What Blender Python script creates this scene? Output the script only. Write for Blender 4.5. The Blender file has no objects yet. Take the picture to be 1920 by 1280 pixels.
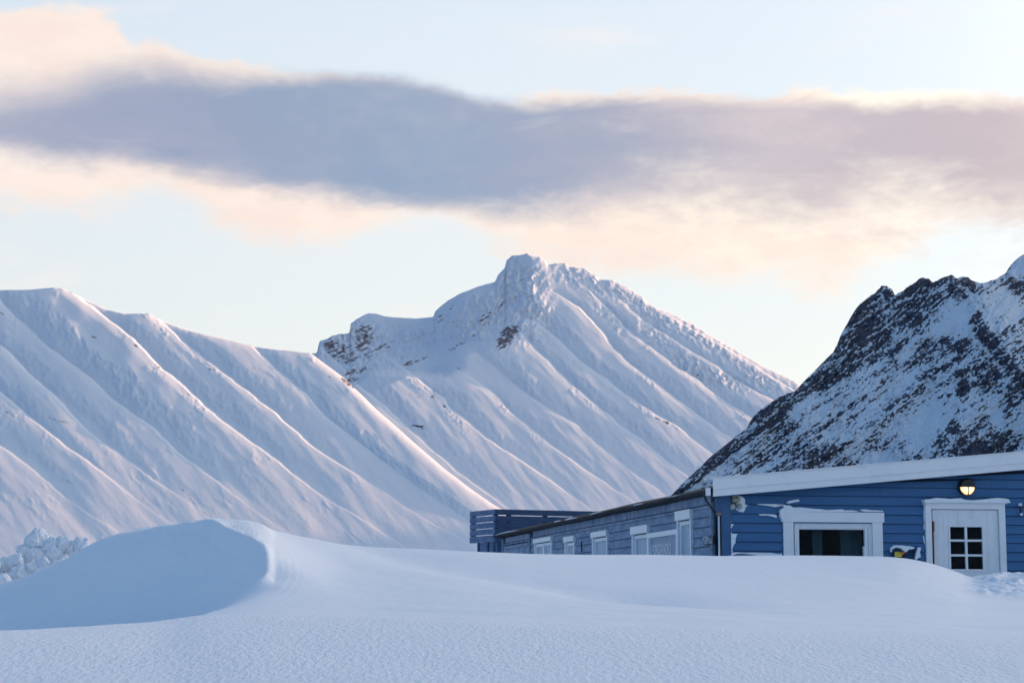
import bpy, bmesh, math, random
import numpy as np
from mathutils import Vector, Matrix
R = math.radians
scene = bpy.context.scene
COL = scene.collection
random.seed(7)

# ------------------------------------------------------------------ camera, sky, sun, exposure
FPX = 3733.0
PITCH = math.atan(499/FPX)
cd = bpy.data.cameras.new('camera'); cam = bpy.data.objects.new('camera', cd); COL.objects.link(cam)
cam.location = (0, 0, 0); cam.rotation_euler = (R(90)+PITCH, 0, 0)
cd.sensor_width = 36; cd.lens = FPX/1920*36; cd.clip_start = 0.1; cd.clip_end = 60000
scene.camera = cam
scene.view_settings.view_transform = 'Standard'; scene.view_settings.look = 'None'
scene.view_settings.gamma = 1; scene.view_settings.use_curve_mapping = False
scene.view_settings.exposure = 1.1
scene.cycles.use_denoising = True
SUN_AZ, SUN_EL = 60.0, 7.0

def raydir(x, y):
    """photo pixel -> (X/Y, Z/Y) of the viewing ray"""
    dx = x-960.0; dy = 640.0-y
    Y = FPX*math.cos(PITCH)-dy*math.sin(PITCH); Z = FPX*math.sin(PITCH)+dy*math.cos(PITCH)
    return dx/Y, Z/Y
def az(x, y): return math.atan(raydir(x, y)[0])
def el(x, y):
    a, b = raydir(x, y); return math.atan2(b, math.sqrt(1+a*a))

sd = bpy.data.lights.new('sun', 'SUN'); sun = bpy.data.objects.new('sun', sd); COL.objects.link(sun)
sd.energy = 5.0; sd.angle = R(0.9); sd.color = (1.0, 0.52, 0.28)
sdir = Vector((math.sin(R(SUN_AZ))*math.cos(R(SUN_EL)), math.cos(R(SUN_AZ))*math.cos(R(SUN_EL)), math.sin(R(SUN_EL))))
sun.rotation_euler = sdir.to_track_quat('Z', 'Y').to_euler()
sun.location = sdir*100

world = bpy.data.worlds.new('World'); scene.world = world; world.use_nodes = True
NT = world.node_tree; N = NT.nodes; L = NT.links
bg = N['Background']

class G:
    """small node-graph helper"""
    def __init__(s, nt): s.nt = nt
    def put(s, sock, v):
        if isinstance(v, bpy.types.NodeSocket): s.nt.links.new(v, sock)
        elif v is not None: sock.default_value = v
    def m(s, op, a, b=None, c=None, clamp=False):
        n = s.nt.nodes.new('ShaderNodeMath'); n.operation = op; n.use_clamp = clamp
        s.put(n.inputs[0], a)
        if b is not None: s.put(n.inputs[1], b)
        if c is not None: s.put(n.inputs[2], c)
        return n.outputs[0]
    def sstep(s, v, lo, hi, to0=0.0, to1=1.0):
        n = s.nt.nodes.new('ShaderNodeMapRange'); n.interpolation_type = 'SMOOTHSTEP'
        s.put(n.inputs['Value'], v); s.put(n.inputs['From Min'], lo); s.put(n.inputs['From Max'], hi)
        s.put(n.inputs['To Min'], to0); s.put(n.inputs['To Max'], to1)
        return n.outputs[0]
    def mix(s, f, a, b, blend='MIX'):
        n = s.nt.nodes.new('ShaderNodeMix'); n.data_type = 'RGBA'; n.blend_type = blend
        s.put(n.inputs[0], f); s.put(n.inputs[6], a); s.put(n.inputs[7], b)
        return n.outputs[2]
    def curve(s, v, pts):
        n = s.nt.nodes.new('ShaderNodeFloatCurve'); c = n.mapping.curves[0]
        pts = sorted(pts)
        c.points[0].location = pts[0]; c.points[1].location = pts[-1]
        for q in pts[1:-1]: c.points.new(*q)
        n.mapping.extend = 'HORIZONTAL'; n.mapping.update(); s.put(n.inputs['Value'], v)
        return n.outputs[0]
    def noise(s, vec, scale, detail=4, rough=0.5, dist=0.0, typ='FBM'):
        n = s.nt.nodes.new('ShaderNodeTexNoise'); s.put(n.inputs['Vector'], vec)
        n.inputs['Scale'].default_value = scale; n.inputs['Detail'].default_value = detail
        n.inputs['Roughness'].default_value = rough; n.inputs['Distortion'].default_value = dist
        return n.outputs['Fac']
    def xyz(s, x, y, z):
        n = s.nt.nodes.new('ShaderNodeCombineXYZ')
        for i, v in enumerate((x, y, z)): s.put(n.inputs[i], v)
        return n.outputs[0]
    def ramp(s, v, stops, interp='LINEAR'):
        n = s.nt.nodes.new('ShaderNodeValToRGB'); n.color_ramp.interpolation = interp
        e = n.color_ramp.elements
        e[0].position = stops[0][0]; e[0].color = (*stops[0][1], 1); e[1].position = stops[-1][0]; e[1].color = (*stops[-1][1], 1)
        for p, c in stops[1:-1]:
            q = e.new(p); q.color = (*c, 1)
        s.put(n.inputs[0], v); return n.outputs[0]

GLOW = (3.75, 3.2, 2.8)
def build_sky():
    g = G(NT)
    sky = N.new('ShaderNodeTexSky'); sky.sky_type = 'NISHITA'; sky.sun_disc = False
    sky.sun_elevation = R(SUN_EL); sky.sun_rotation = R(SUN_AZ); sky.ozone_density = 3.0; sky.dust_density = 0.6
    mulsky = g.mix(1.0, sky.outputs[0], (0.15, 0.15, 0.15, 1), 'MULTIPLY')
    tc = N.new('ShaderNodeTexCoord'); sep = N.new('ShaderNodeSeparateXYZ'); L.new(tc.outputs['Generated'], sep.inputs[0])
    X, Y, Z = sep.outputs
    a = g.m('ARCTAN2', X, Y)                       # azimuth from north (+Y), clockwise
    e = g.m('ARCSINE', Z)
    # thin high veil: pale, warmer low down and towards the sun, bluer overhead and away from it
    up = g.m('DIVIDE', g.m('MAXIMUM', e, 0.0), math.pi/2)
    veil = g.ramp(up, [(0.0, (.43, .415, .345)), (0.07, (.41, .417, .402)), (0.13, (.38, .408, .422)), (0.21, (.345, .39, .438)),
                       (0.45, (.105, .18, .275)), (1.0, (.06, .12, .195))])
    cs = g.m('COSINE', g.m('SUBTRACT', a, R(SUN_AZ)))
    glow = g.m('MULTIPLY', g.m('POWER', g.m('MAXIMUM', g.m('MULTIPLY_ADD', cs, .5, .5), 0.0), 3.0), g.m('SUBTRACT', 1.0, up))
    away = g.m('MULTIPLY_ADD', cs, .5, .5)
    veil = g.mix(1.0, veil, g.mix(g.sstep(away, 0.0, .75), (.25, .49, .80, 1), (1, 1, 1, 1)), 'MULTIPLY')
    base = g.mix(.86, mulsky, veil)
    base = g.mix(g.m('MULTIPLY', glow, .10), base, (.75, .62, .42, 1), 'ADD')
    # broad bright glow of thin cloud round the low sun
    gd = (math.sin(R(53))*math.cos(R(19)), math.cos(R(53))*math.cos(R(19)), math.sin(R(19)))
    dt_ = g.m('ADD', g.m('ADD', g.m('MULTIPLY', X, gd[0]), g.m('MULTIPLY', Y, gd[1])), g.m('MULTIPLY', Z, gd[2]))
    lobe = g.m('POWER', g.m('MAXIMUM', dt_, 0.0), 18.0)
    base = g.mix(lobe, base, (GLOW[0], GLOW[1], GLOW[2], 1))
    # cloud band
    lo, hi = -0.30, 0.30
    def c01(v): return (v-lo)/(hi-lo)
    E0, E1 = 0.0, 0.34
    def edge(pts):
        return [(c01(az(x, y)), (el(x, y)-E0)/(E1-E0)) for x, y in pts]
    t = g.m('DIVIDE', g.m('SUBTRACT', a, lo), hi-lo, clamp=True)
    ev = g.m('DIVIDE', e, E1)
    K = 1/3733.0/E1                                # one photo pixel in ev units
    top = g.curve(t, edge([(-200, 0), (0, 16), (110, 12), (205, 28), (250, 72), (310, 80), (400, 112), (520, 128), (640, 142), (760, 160), (850, 180), (925, 192), (1000, 176), (1150, 168), (1300, 168), (1430, 178), (1500, 165), (1600, 158), (1720, 170), (1860, 184), (2060, 190)]))
    bot = g.curve(t, edge([(-200, 380), (0, 392), (150, 398), (260, 372), (345, 372), (400, 420), (520, 462), (640, 452), (780, 420), (900, 448), (1000, 490), (1120, 520), (1240, 500), (1340, 525), (1450, 525), (1550, 552), (1640, 500), (1740, 448), (1920, 425), (2100, 425)]))
    dtop = g.curve(t, edge([(-200, 130), (0, 120), (110, 110), (220, 90), (310, 92), (420, 122), (600, 133), (700, 140), (760, 148), (860, 170), (925, 184), (1000, 188), (1150, 180), (1300, 182), (1500, 186), (1700, 190), (1920, 194), (2100, 192)]))
    dbot = g.curve(t, edge([(-200, 280), (0, 290), (140, 312), (300, 318), (420, 338), (520, 362), (700, 380), (860, 400), (950, 410), (1080, 405), (1180, 395), (1300, 395), (1420, 405), (1560, 405), (1700, 400), (1850, 425), (2100, 440)]))
    vec = g.xyz(g.m('MULTIPLY', a, 6.0), g.m('MULTIPLY', e, 15.0), 3.7)
    wisp = g.noise(vec, 3.0, 6, .58, .35)
    fine = g.noise(g.xyz(g.m('MULTIPLY', a, 9.0), g.m('MULTIPLY', e, 18.0), 1.1), 7.0, 6, .62, .5)
    big = g.noise(g.xyz(g.m('MULTIPLY', a, 5.0), g.m('MULTIPLY', e, 9.0), 8.3), 2.3, 4, .5, .3)
    w1 = g.m('SUBTRACT', wisp, .5); f1 = g.m('SUBTRACT', fine, .5); b1 = g.m('SUBTRACT', big, .5)
    # signed distances inside, in photo pixels of arc
    din_top = g.m('DIVIDE', g.m('SUBTRACT', top, ev), K)
    din_bot = g.m('DIVIDE', g.m('SUBTRACT', ev, bot), K)
    dt = g.m('MULTIPLY_ADD', w1, 85.0, g.m('MULTIPLY_ADD', f1, 50.0, din_top))
    db = g.m('MULTIPLY_ADD', w1, 120.0, g.m('MULTIPLY_ADD', f1, 75.0, din_bot))
    cov = g.m('MULTIPLY', g.sstep(dt, -9.0, 16.0), g.sstep(db, -34.0, 46.0))
    d2t = g.m('MULTIPLY_ADD', w1, 46.0, g.m('MULTIPLY_ADD', f1, 28.0, g.m('DIVIDE', g.m('SUBTRACT', dtop, ev), K)))
    right = g.sstep(t, .45, .70)
    soft = g.m('MULTIPLY_ADD', right, 90.0, 42.0)
    nb = g.m('MULTIPLY_ADD', right, 170.0, 80.0)
    d2b = g.m('MULTIPLY_ADD', g.m('ADD', w1, g.m('MULTIPLY', f1, .5)), nb, g.m('DIVIDE', g.m('SUBTRACT', ev, dbot), K))
    lsoft = g.m('MULTIPLY_ADD', g.sstep(t, .05, .42), -92.0, 118.0)
    dark = g.m('MULTIPLY', g.sstep(d2t, -14.0, lsoft), g.sstep(d2b, g.m('MULTIPLY', soft, -.6), soft))
    dcol = g.ramp(g.m('MULTIPLY_ADD', w1, .25, t), [(0.05, (.165, .185, .255)), (.25, (.126, .166, .246)), (.42, (.114, .170, .254)), (.54, (.158, .185, .255)), (.7, (.235, .225, .265)), (.95, (.28, .24, .262))])
    dcol = g.mix(g.m('MULTIPLY', g.m('MULTIPLY', g.sstep(g.m('ADD', b1, g.m('MULTIPLY', f1, .35)), -.10, .26), .40), g.m('MULTIPLY_ADD', right, .6, .4)), dcol, (.40, .345, .345, 1))
    # warm fringe: brighter low on the right where the light comes through
    wcol = g.ramp(t, [(0.05, (.475, .41, .37)), (.35, (.485, .42, .37)), (.6, (.49, .425, .365)), (.82, (.55, .50, .42)), (1.0, (.50, .44, .385))])
    wcol = g.mix(g.m('MULTIPLY', g.sstep(g.m('ADD', b1, g.m('MULTIPLY', f1, .6)), -.2, .25), .6), wcol, (.45, .355, .32, 1))
    # only in front; a few loose puffs elsewhere in the sky
    front = g.sstep(Y, .1, .5)
    col = g.mix(g.m('MULTIPLY', g.m('MULTIPLY', cov, .92), front), base, wcol)
    col = g.mix(g.m('MULTIPLY', g.m('MULTIPLY', dark, .95), front), col, dcol)
    cir = g.m('MULTIPLY', g.sstep(g.noise(g.xyz(g.m('MULTIPLY', a, 3.0), g.m('MULTIPLY', e, 12.0), 5.0), 2.2, 6, .6, .6), .55, .8), .5)
    col = g.mix(cir, col, (.47, .43, .41, 1))
    L.new(col, bg.inputs[0]); bg.inputs[1].default_value = 1.0
build_sky()

# ------------------------------------------------------------------ helpers
def link(o, parent=None):
    COL.objects.link(o)
    if parent is not None: o.parent = parent
    return o
def tag(o, label=None, cat=None, group=None, kind=None):
    if label: o['label'] = label
    if cat: o['category'] = cat
    if group: o['group'] = group
    if kind: o['kind'] = kind
    return o
def empty(name, loc, rz=0.0, parent=None):
    o = bpy.data.objects.new(name, None); o.location = loc; o.rotation_euler = (0, 0, rz); o.empty_display_size = .3
    return link(o, parent)
def mesh_obj(name, verts, faces, mat, parent=None, smooth=False):
    me = bpy.data.meshes.new(name); me.from_pydata([tuple(v) for v in verts], [], faces); me.update()
    if mat: me.materials.append(mat)
    if smooth: me.polygons.foreach_set('use_smooth', [True]*len(me.polygons))
    return link(bpy.data.objects.new(name, me), parent)

_rng = np.random.RandomState(11)
_perm = _rng.permutation(512); _perm = np.concatenate([_perm, _perm])
_ga = _rng.rand(512)*2*np.pi; _gx = np.cos(_ga); _gy = np.sin(_ga)
def perlin(x, y, seed=0):
    x = np.asarray(x, float)+seed*17.31; y = np.asarray(y, float)+seed*9.77
    xi = np.floor(x).astype(int); yi = np.floor(y).astype(int); fx = x-xi; fy = y-yi
    u = fx*fx*fx*(fx*(fx*6-15)+10); v = fy*fy*fy*(fy*(fy*6-15)+10)
    def gr(ix, iy, dx, dy):
        h = _perm[(_perm[ix & 511]+iy) & 511]
        return _gx[h]*dx+_gy[h]*dy
    a = gr(xi, yi, fx, fy); b = gr(xi+1, yi, fx-1, fy); c = gr(xi, yi+1, fx, fy-1); d = gr(xi+1, yi+1, fx-1, fy-1)
    return (a+(b-a)*u+((c+(d-c)*u)-(a+(b-a)*u))*v)*1.4
def fbm(x, y, oct=5, seed=0, gain=.5, ridged=False):
    s = 0; amp = 1; tot = 0
    for i in range(oct):
        n = perlin(x*2**i, y*2**i, seed+i*3)
        if ridged: n = 1-2*np.abs(n)
        s = s+n*amp; tot += amp; amp *= gain
    return s/tot
def sst(v, a, b):
    t = np.clip((v-a)/(b-a), 0, 1); return t*t*(3-2*t)
def pl(pts, q, axis=0):
    p = sorted(pts, key=lambda r: r[axis]); k = [r[axis] for r in p]; v = [r[1-axis] for r in p]
    return np.interp(q, k, v)

# ------------------------------------------------------------------ materials
def pmat(name, col, rough=.6, metal=0.0, spec=.5):
    m = bpy.data.materials.new(name); m.use_nodes = True
    b = m.node_tree.nodes['Principled BSDF']; b.inputs['Base Color'].default_value = (*col, 1)
    b.inputs['Roughness'].default_value = rough; b.inputs['Metallic'].default_value = metal; b.inputs['Specular IOR Level'].default_value = spec
    return m, G(m.node_tree), b
def bump(g, b, h, dist, strength=1.0):
    n = g.nt.nodes.new('ShaderNodeBump'); n.inputs['Strength'].default_value = strength; n.inputs['Distance'].default_value = dist
    g.put(n.inputs['Height'], h); g.nt.links.new(n.outputs[0], b.inputs['Normal'])
def objco(g):
    t = g.nt.nodes.new('ShaderNodeTexCoord'); return t.outputs['Object']
def mapped(g, v, sc, rot=(0, 0, 0)):
    n = g.nt.nodes.new('ShaderNodeMapping'); g.put(n.inputs['Vector'], v)
    n.inputs['Scale'].default_value = sc; n.inputs['Rotation'].default_value = rot; return n.outputs[0]
def attr(g, name):
    n = g.nt.nodes.new('ShaderNodeAttribute'); n.attribute_name = name; return n

SNOW = (.82, .855, .90)
def snow_ground_mat():
    m, g, b = pmat('wind_packed_snow', SNOW, .75, 0, .25)
    co = objco(g); grain = attr(g, 'grain').outputs['Fac']
    v1 = mapped(g, co, (5.4, 2.0, 5.0), (0, 0, R(5)))
    n1 = g.noise(v1, 6.2, 4, .6, 0.0)
    n2 = g.noise(mapped(g, co, (1.6, .55, 1.6), (0, 0, R(-8))), 1.6, 4, .5, .3)
    n3 = g.noise(co, 60.0, 2, .5)
    h = g.m('ADD', g.m('MULTIPLY', g.m('MULTIPLY', n1, .011), grain), g.m('ADD', g.m('MULTIPLY', n2, .014), g.m('MULTIPLY', n3, .0012)))
    bump(g, b, h, 1.0, 1.0)
    return m
def snow_mat(name='packed_snow', sc=14.0, d=.02):
    m, g, b = pmat(name, SNOW, .8, 0, .2)
    bump(g, b, g.noise(objco(g), sc, 5, .6), d, 1.0)
    return m
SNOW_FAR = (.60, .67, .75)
def mountain_mat(name, rockcol, rockcol2, uvs, thr=.5, soft=.05, ang=18):
    m, g, b = pmat(name, SNOW, .85, 0, .15)
    t = g.nt.nodes.new('ShaderNodeTexCoord'); uv = t.outputs['UV']
    rk = attr(g, 'rock').outputs['Fac']
    n1 = g.noise(mapped(g, mapped(g, uv, (1, 1, 1), (0, 0, R(-ang))), uvs), 1.0, 5, .65)
    n2 = g.noise(mapped(g, uv, (260, 260, 1)), 1.0, 3, .6)
    v = g.m('ADD', rk, g.m('MULTIPLY', g.m('SUBTRACT', n1, .5), .55))
    v = g.m('ADD', v, g.m('MULTIPLY', g.m('SUBTRACT', n2, .5), .30))
    f = g.sstep(v, thr-soft, thr+soft)
    rc = g.mix(g.sstep(g.noise(mapped(g, uv, (60, 60, 1)), 1.0, 4, .6), .4, .65), (*rockcol, 1), (*rockcol2, 1))
    b.inputs['Base Color'].default_value = (1, 1, 1, 1)
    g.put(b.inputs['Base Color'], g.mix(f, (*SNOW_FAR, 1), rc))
    return m
M = {}
M['snow_ground'] = snow_ground_mat()
M['snow'] = snow_mat()
M['frost'] = snow_mat('rime_snow', 30.0, .008)
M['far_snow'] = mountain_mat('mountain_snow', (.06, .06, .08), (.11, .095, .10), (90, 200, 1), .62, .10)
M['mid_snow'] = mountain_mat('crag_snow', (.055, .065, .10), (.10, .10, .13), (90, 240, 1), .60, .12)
M['dark_rock'] = mountain_mat('rocky_snow', (.034, .046, .080), (.068, .066, .082), (100, 300, 1), .5, .06, 38)  # rock colour pushed towards blue to stand in for haze

# ------------------------------------------------------------------ mountains
def relief(name, sky, x0, x1, dx, ybot, rows, depth, mat, rock=None, jag=None, power=1.0, back=.6):
    xs = np.arange(x0, x1+dx, dx, float)
    ys = pl(sky, xs)
    if jag is not None: ys = ys+jag(xs)
    T = np.linspace(0, 1, rows)**power
    Xp = np.repeat(xs[None, :], rows, 0); Yp = ys[None, :]+(ybot-ys[None, :])*T[:, None]
    D = depth(Xp, Yp, ys[None, :]+0*Xp)
    dxp = Xp-960.0; dy = 640.0-Yp
    Yw = FPX*math.cos(PITCH)-dy*math.sin(PITCH); Zw = FPX*math.sin(PITCH)+dy*math.cos(PITCH)
    PX = dxp/Yw*D; PY = D; PZ = Zw/Yw*D
    nb = 12
    BX = []; BY = []; BZ = []
    for k in range(nb, 0, -1):
        s = k**1.6*12.0
        BY.append(PY[0]+s); BX.append(PX[0]+s*.25); BZ.append(PZ[0]-s*back-2*k)
    PX = np.vstack([BX, PX]); PY = np.vstack([BY, PY]); PZ = np.vstack([BZ, PZ])
    U = np.vstack([np.repeat(Xp[:1], nb, 0), Xp])/1000; V = np.vstack([np.repeat(Yp[:1], nb, 0), Yp])/-1000
    rk = rock(Xp, Yp, ys[None, :]+0*Xp) if rock else 0*Xp
    RK = np.vstack([np.repeat(rk[:1], nb, 0), rk])
    return grid_mesh(name, PX, PY, PZ, mat, {'rock': RK}, (U, V))
def grid_mesh(name, PX, PY, PZ, mat, attrs=None, uv=None):
    r, c = PX.shape
    co = np.stack([PX, PY, PZ], -1).reshape(-1, 3).astype(np.float32)
    idx = np.arange(r*c).reshape(r, c)
    q = np.stack([idx[:-1, :-1], idx[1:, :-1], idx[1:, 1:], idx[:-1, 1:]], -1).reshape(-1, 4)
    me = bpy.data.meshes.new(name)
    me.vertices.add(len(co)); me.vertices.foreach_set('co', co.ravel())
    me.loops.add(q.size); me.loops.foreach_set('vertex_index', q.ravel().astype(np.int32))
    me.polygons.add(len(q)); me.polygons.foreach_set('loop_start', (np.arange(len(q))*4).astype(np.int32))
    me.polygons.foreach_set('loop_total', np.full(len(q), 4, np.int32))
    me.polygons.foreach_set('use_smooth', np.ones(len(q), bool))
    me.update(calc_edges=True); me.validate()
    for k, v in (attrs or {}).items():
        at = me.attributes.new(k, 'FLOAT', 'POINT'); at.data.foreach_set('value', v.reshape(-1).astype(np.float32))
    if uv is not None:
        ul = me.uv_layers.new(name='UVMap'); li = np.empty(len(me.loops), np.int32); me.loops.foreach_get('vertex_index', li)
        uvs = np.stack([uv[0].reshape(-1)[li], uv[1].reshape(-1)[li]], -1).astype(np.float32)
        ul.data.foreach_set('uv', uvs.ravel())
    me.materials.append(mat)
    o = link(bpy.data.objects.new(name, me)); o['kind'] = 'structure'
    return o

def plane_depth(Xp, Yp, n, D0):
    a = (Xp-960)/FPX; b = (1139-Yp)/FPX
    return D0/(-(n[0]*a+n[1]+n[2]*b)/(-n[1]))
def ribs_offset(Xp, Yp, ribs, amp, mpp, top=.86, jump=5.0, fade=None, wob=None, rough=0):
    """ribs: crest polylines sorted left to right, each [(x,y)...] monotone in y, optional strength.
    Between two crests the surface comes forward towards the right one, rounds over and drops behind it."""
    xs = []
    for r in ribs:
        p = sorted(r['p'], key=lambda q: q[1]); ys_ = np.array([q[1] for q in p], float); xs_ = np.array([q[0] for q in p], float)
        # extrapolate
        s0 = (xs_[1]-xs_[0])/(ys_[1]-ys_[0]); s1 = (xs_[-1]-xs_[-2])/(ys_[-1]-ys_[-2])
        ys_ = np.concatenate([[ys_[0]-400], ys_, [ys_[-1]+400]]); xs_ = np.concatenate([[xs_[0]-400*s0], xs_, [xs_[-1]+400*s1]])
        x = np.interp(Yp, ys_, xs_)
        if wob is not None: x = x+wob(Yp, len(xs))
        xs.append(x)
    off = np.zeros_like(Xp)
    n = len(ribs)
    for i in range(n):
        right = xs[i]; left = xs[i-1] if i > 0 else right-ribs[i].get('w', 130)
        sp = np.maximum(right-left, 12.0)
        w = (Xp-left)/sp
        r = ribs[i]
        st = r.get('s', 1.0)*sst(Yp, r.get('y0', -999), r.get('y0', -999)+r.get('fi', 60))*(1-.95*sst(Yp, r.get('y1', 960)-r.get('fo', 270), r.get('y1', 960)))*(.93+.30*fbm(Xp/150, Yp/200, 3, 250+i))
        tp = r.get('top', top)
        k = (math.pi/2)/tp
        w1 = np.clip(tp-.24+.26*fbm(Xp/50, Yp/70, 4, 230+i)+.10*fbm(Xp/9, Yp/14, 3, 240+i), .22, .92)
        q_ = np.clip(w/w1, 0, 1)
        gg = 1-(1-q_)**1.35
        gg = gg-.20*sst(w, .84, 1.04)
        gg = np.where((w < 0) | (w >= 1), 0, gg)
        # drop behind the crest over `jump` px
        g1 = .80
        beyond = (Xp-right)
        tail = np.where((beyond >= 0), g1*(1-sst(beyond, 0, jump)), 0)
        off -= (np.where(beyond < 0, gg, 0)+tail)*sp*mpp*amp*st
        if rough:
            cr = np.where(beyond < 0, sst(w, .62, .95), 1-sst(beyond, 0, jump))*(w > 0)*(1-sst(Yp, 760, 880))
            blk = sst(perlin(Xp/60, Yp/60, 200+i), -.05, .35)
            off -= cr*blk*rough*mpp*(np.maximum(0, fbm(Xp/13, Yp/10, 4, 210+i, .6))*1.0+.35*fbm(Xp/5, Yp/4, 3, 220+i))
    return off
def ell(Xp, Yp, lst):
    r = np.zeros_like(Xp)
    for (cx, cy, rx, ry, an, v) in lst:
        c, s = math.cos(R(an)), math.sin(R(an)); dx = Xp-cx; dy = Yp-cy
        u = (dx*c+dy*s)/rx; w = (-dx*s+dy*c)/ry
        r = np.maximum(r, v*(1-sst(np.sqrt(u*u+w*w), .35, 1.25)))
    return r

# --- left snow mountain
SKY1 = [(-900, 640), (-500, 590), (-200, 560), (0, 544), (60, 543), (100, 539), (118, 541), (150, 556), (200, 580), (235, 588), (280, 588), (310, 604), (350, 618), (400, 630), (450, 642), (480, 650), (530, 656), (582, 662), (620, 690), (650, 712), (665, 728), (700, 762), (760, 815), (830, 876), (880, 914), (920, 942), (975, 976), (1050, 1020), (1120, 1062), (1200, 1110)]
RIBS1 = [
 dict(p=[(-260, 600), (-150, 720), (0, 838), (90, 905), (160, 960), (260, 1030)], s=.8, w=160),
 dict(p=[(-190, 600), (-100, 672), (0, 737), (65, 788), (115, 834), (172, 874), (300, 970)], s=.95),
 dict(p=[(-60, 600), (0, 651), (54, 705), (108, 744), (144, 788), (187, 827), (223, 856), (330, 930), (430, 1000)], s=1.1),
 dict(p=[(-20, 543), (0, 565), (66, 633), (104, 662), (162, 708), (216, 755), (280, 802), (313, 831), (400, 900), (520, 990)], s=1.0),
 dict(p=[(112, 536), (150, 562), (201, 597), (259, 647), (306, 694), (352, 730), (388, 766), (467, 827), (539, 881), (590, 920), (700, 990)], s=1.15),
 dict(p=[(280, 586), (341, 640), (395, 680), (449, 726), (503, 766), (590, 841), (629, 867), (760, 950), (860, 1010)], s=1.1),
 dict(p=[(455, 640), (490, 665), (518, 694), (575, 745), (615, 787), (720, 872), (860, 965)], s=.75),
 dict(p=[(582, 660), (620, 688), (650, 710), (665, 726), (700, 760), (760, 813), (830, 874), (880, 912), (975, 974)], s=.8, top=.62, y1=1100),
]
def depth1(Xp, Yp, Ys):
    D = plane_depth(Xp, Yp, (.225, -.55, .80), 4300)
    t = np.clip((1139-Yp)/600, 0, 1)
    D = D-420*(1-t)**2
    wob = lambda y, i: 7*perlin(y/70.0, i*7.7+0*y, 4)+3.0*perlin(y/19.0, i*3.3+0*y, 6)+1.2*perlin(y/7.0, i*1.3+0*y, 7)
    D = D+ribs_offset(Xp, Yp, RIBS1, .255, 1.15, top=.80, jump=5, wob=wob, rough=8)
    # rounding of the skyline
    D = D+26*np.exp(-(Yp-Ys)/7.0)
    # gullies running down the slope, wind texture
    u = (Xp*.75-Yp*.66); v = (Xp*.66+Yp*.75)
    D = D+9*fbm(u/70, v/260, 3, 3)+1.1*fbm(u/16, v/80, 4, 5)+.32*fbm(Xp/7, Yp/7, 3, 9)
    rough = sst(fbm(Xp/90, Yp/90, 3, 21), .05, .4)
    D = D-4.0*rough*np.maximum(0, fbm(u/9, v/26, 4, 14))
    return D
SPOT1 = [(18, 776, 18, 3.5, 35, .62), (110, 788, 38, 4, 15, .58), (300, 690, 12, 6, 30, .6), (255, 648, 10, 4, 30, .65), (258, 640, 6, 5, 0, .6), (176, 632, 12, 5, 20, .62), (395, 692, 9, 4, 20, .62), (478, 690, 14, 3, 5, .55),
 (650, 716, 24, 7, 40, .66), (618, 706, 10, 3, 20, .6), (662, 724, 9, 6, 40, .7), (543, 688, 9, 4, 30, .5), (235, 818, 14, 5, 10, .52), (262, 822, 14, 4, 10, .5), (125, 900, 26, 4, 30, .58), (30, 905, 34, 5, 25, .5), (70, 930, 30, 4, 20, .5), (345, 920, 34, 4.5, 33, .56), (200, 870, 20, 3, 35, .46),
 (390, 965, 22, 3, 30, .58), (650, 935, 14, 3, 30, .5), (5, 588, 10, 4, 30, .65), (35, 612, 8, 3, 20, .6), (170, 545, 6, 3, 30, .3), (340, 670, 12, 3, 5, .55), (220, 605, 8, 4, 30, .5), (720, 862, 3, 1.5, 0, .7), (300, 620, 10, 3, 20, .42), (160, 975, 26, 3, 20, .45)]
def rock1(Xp, Yp, Ys):
    return ell(Xp, Yp, SPOT1)+.04*perlin(Xp/9, Yp/7, 2)
relief('mountain_left', SKY1, -900, 1200, 2.4, 1165, 330, depth1, M['far_snow'], rock1, jag=lambda x: 1.2*fbm(x/40, 0*x, 4, 8), power=1.0)

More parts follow.
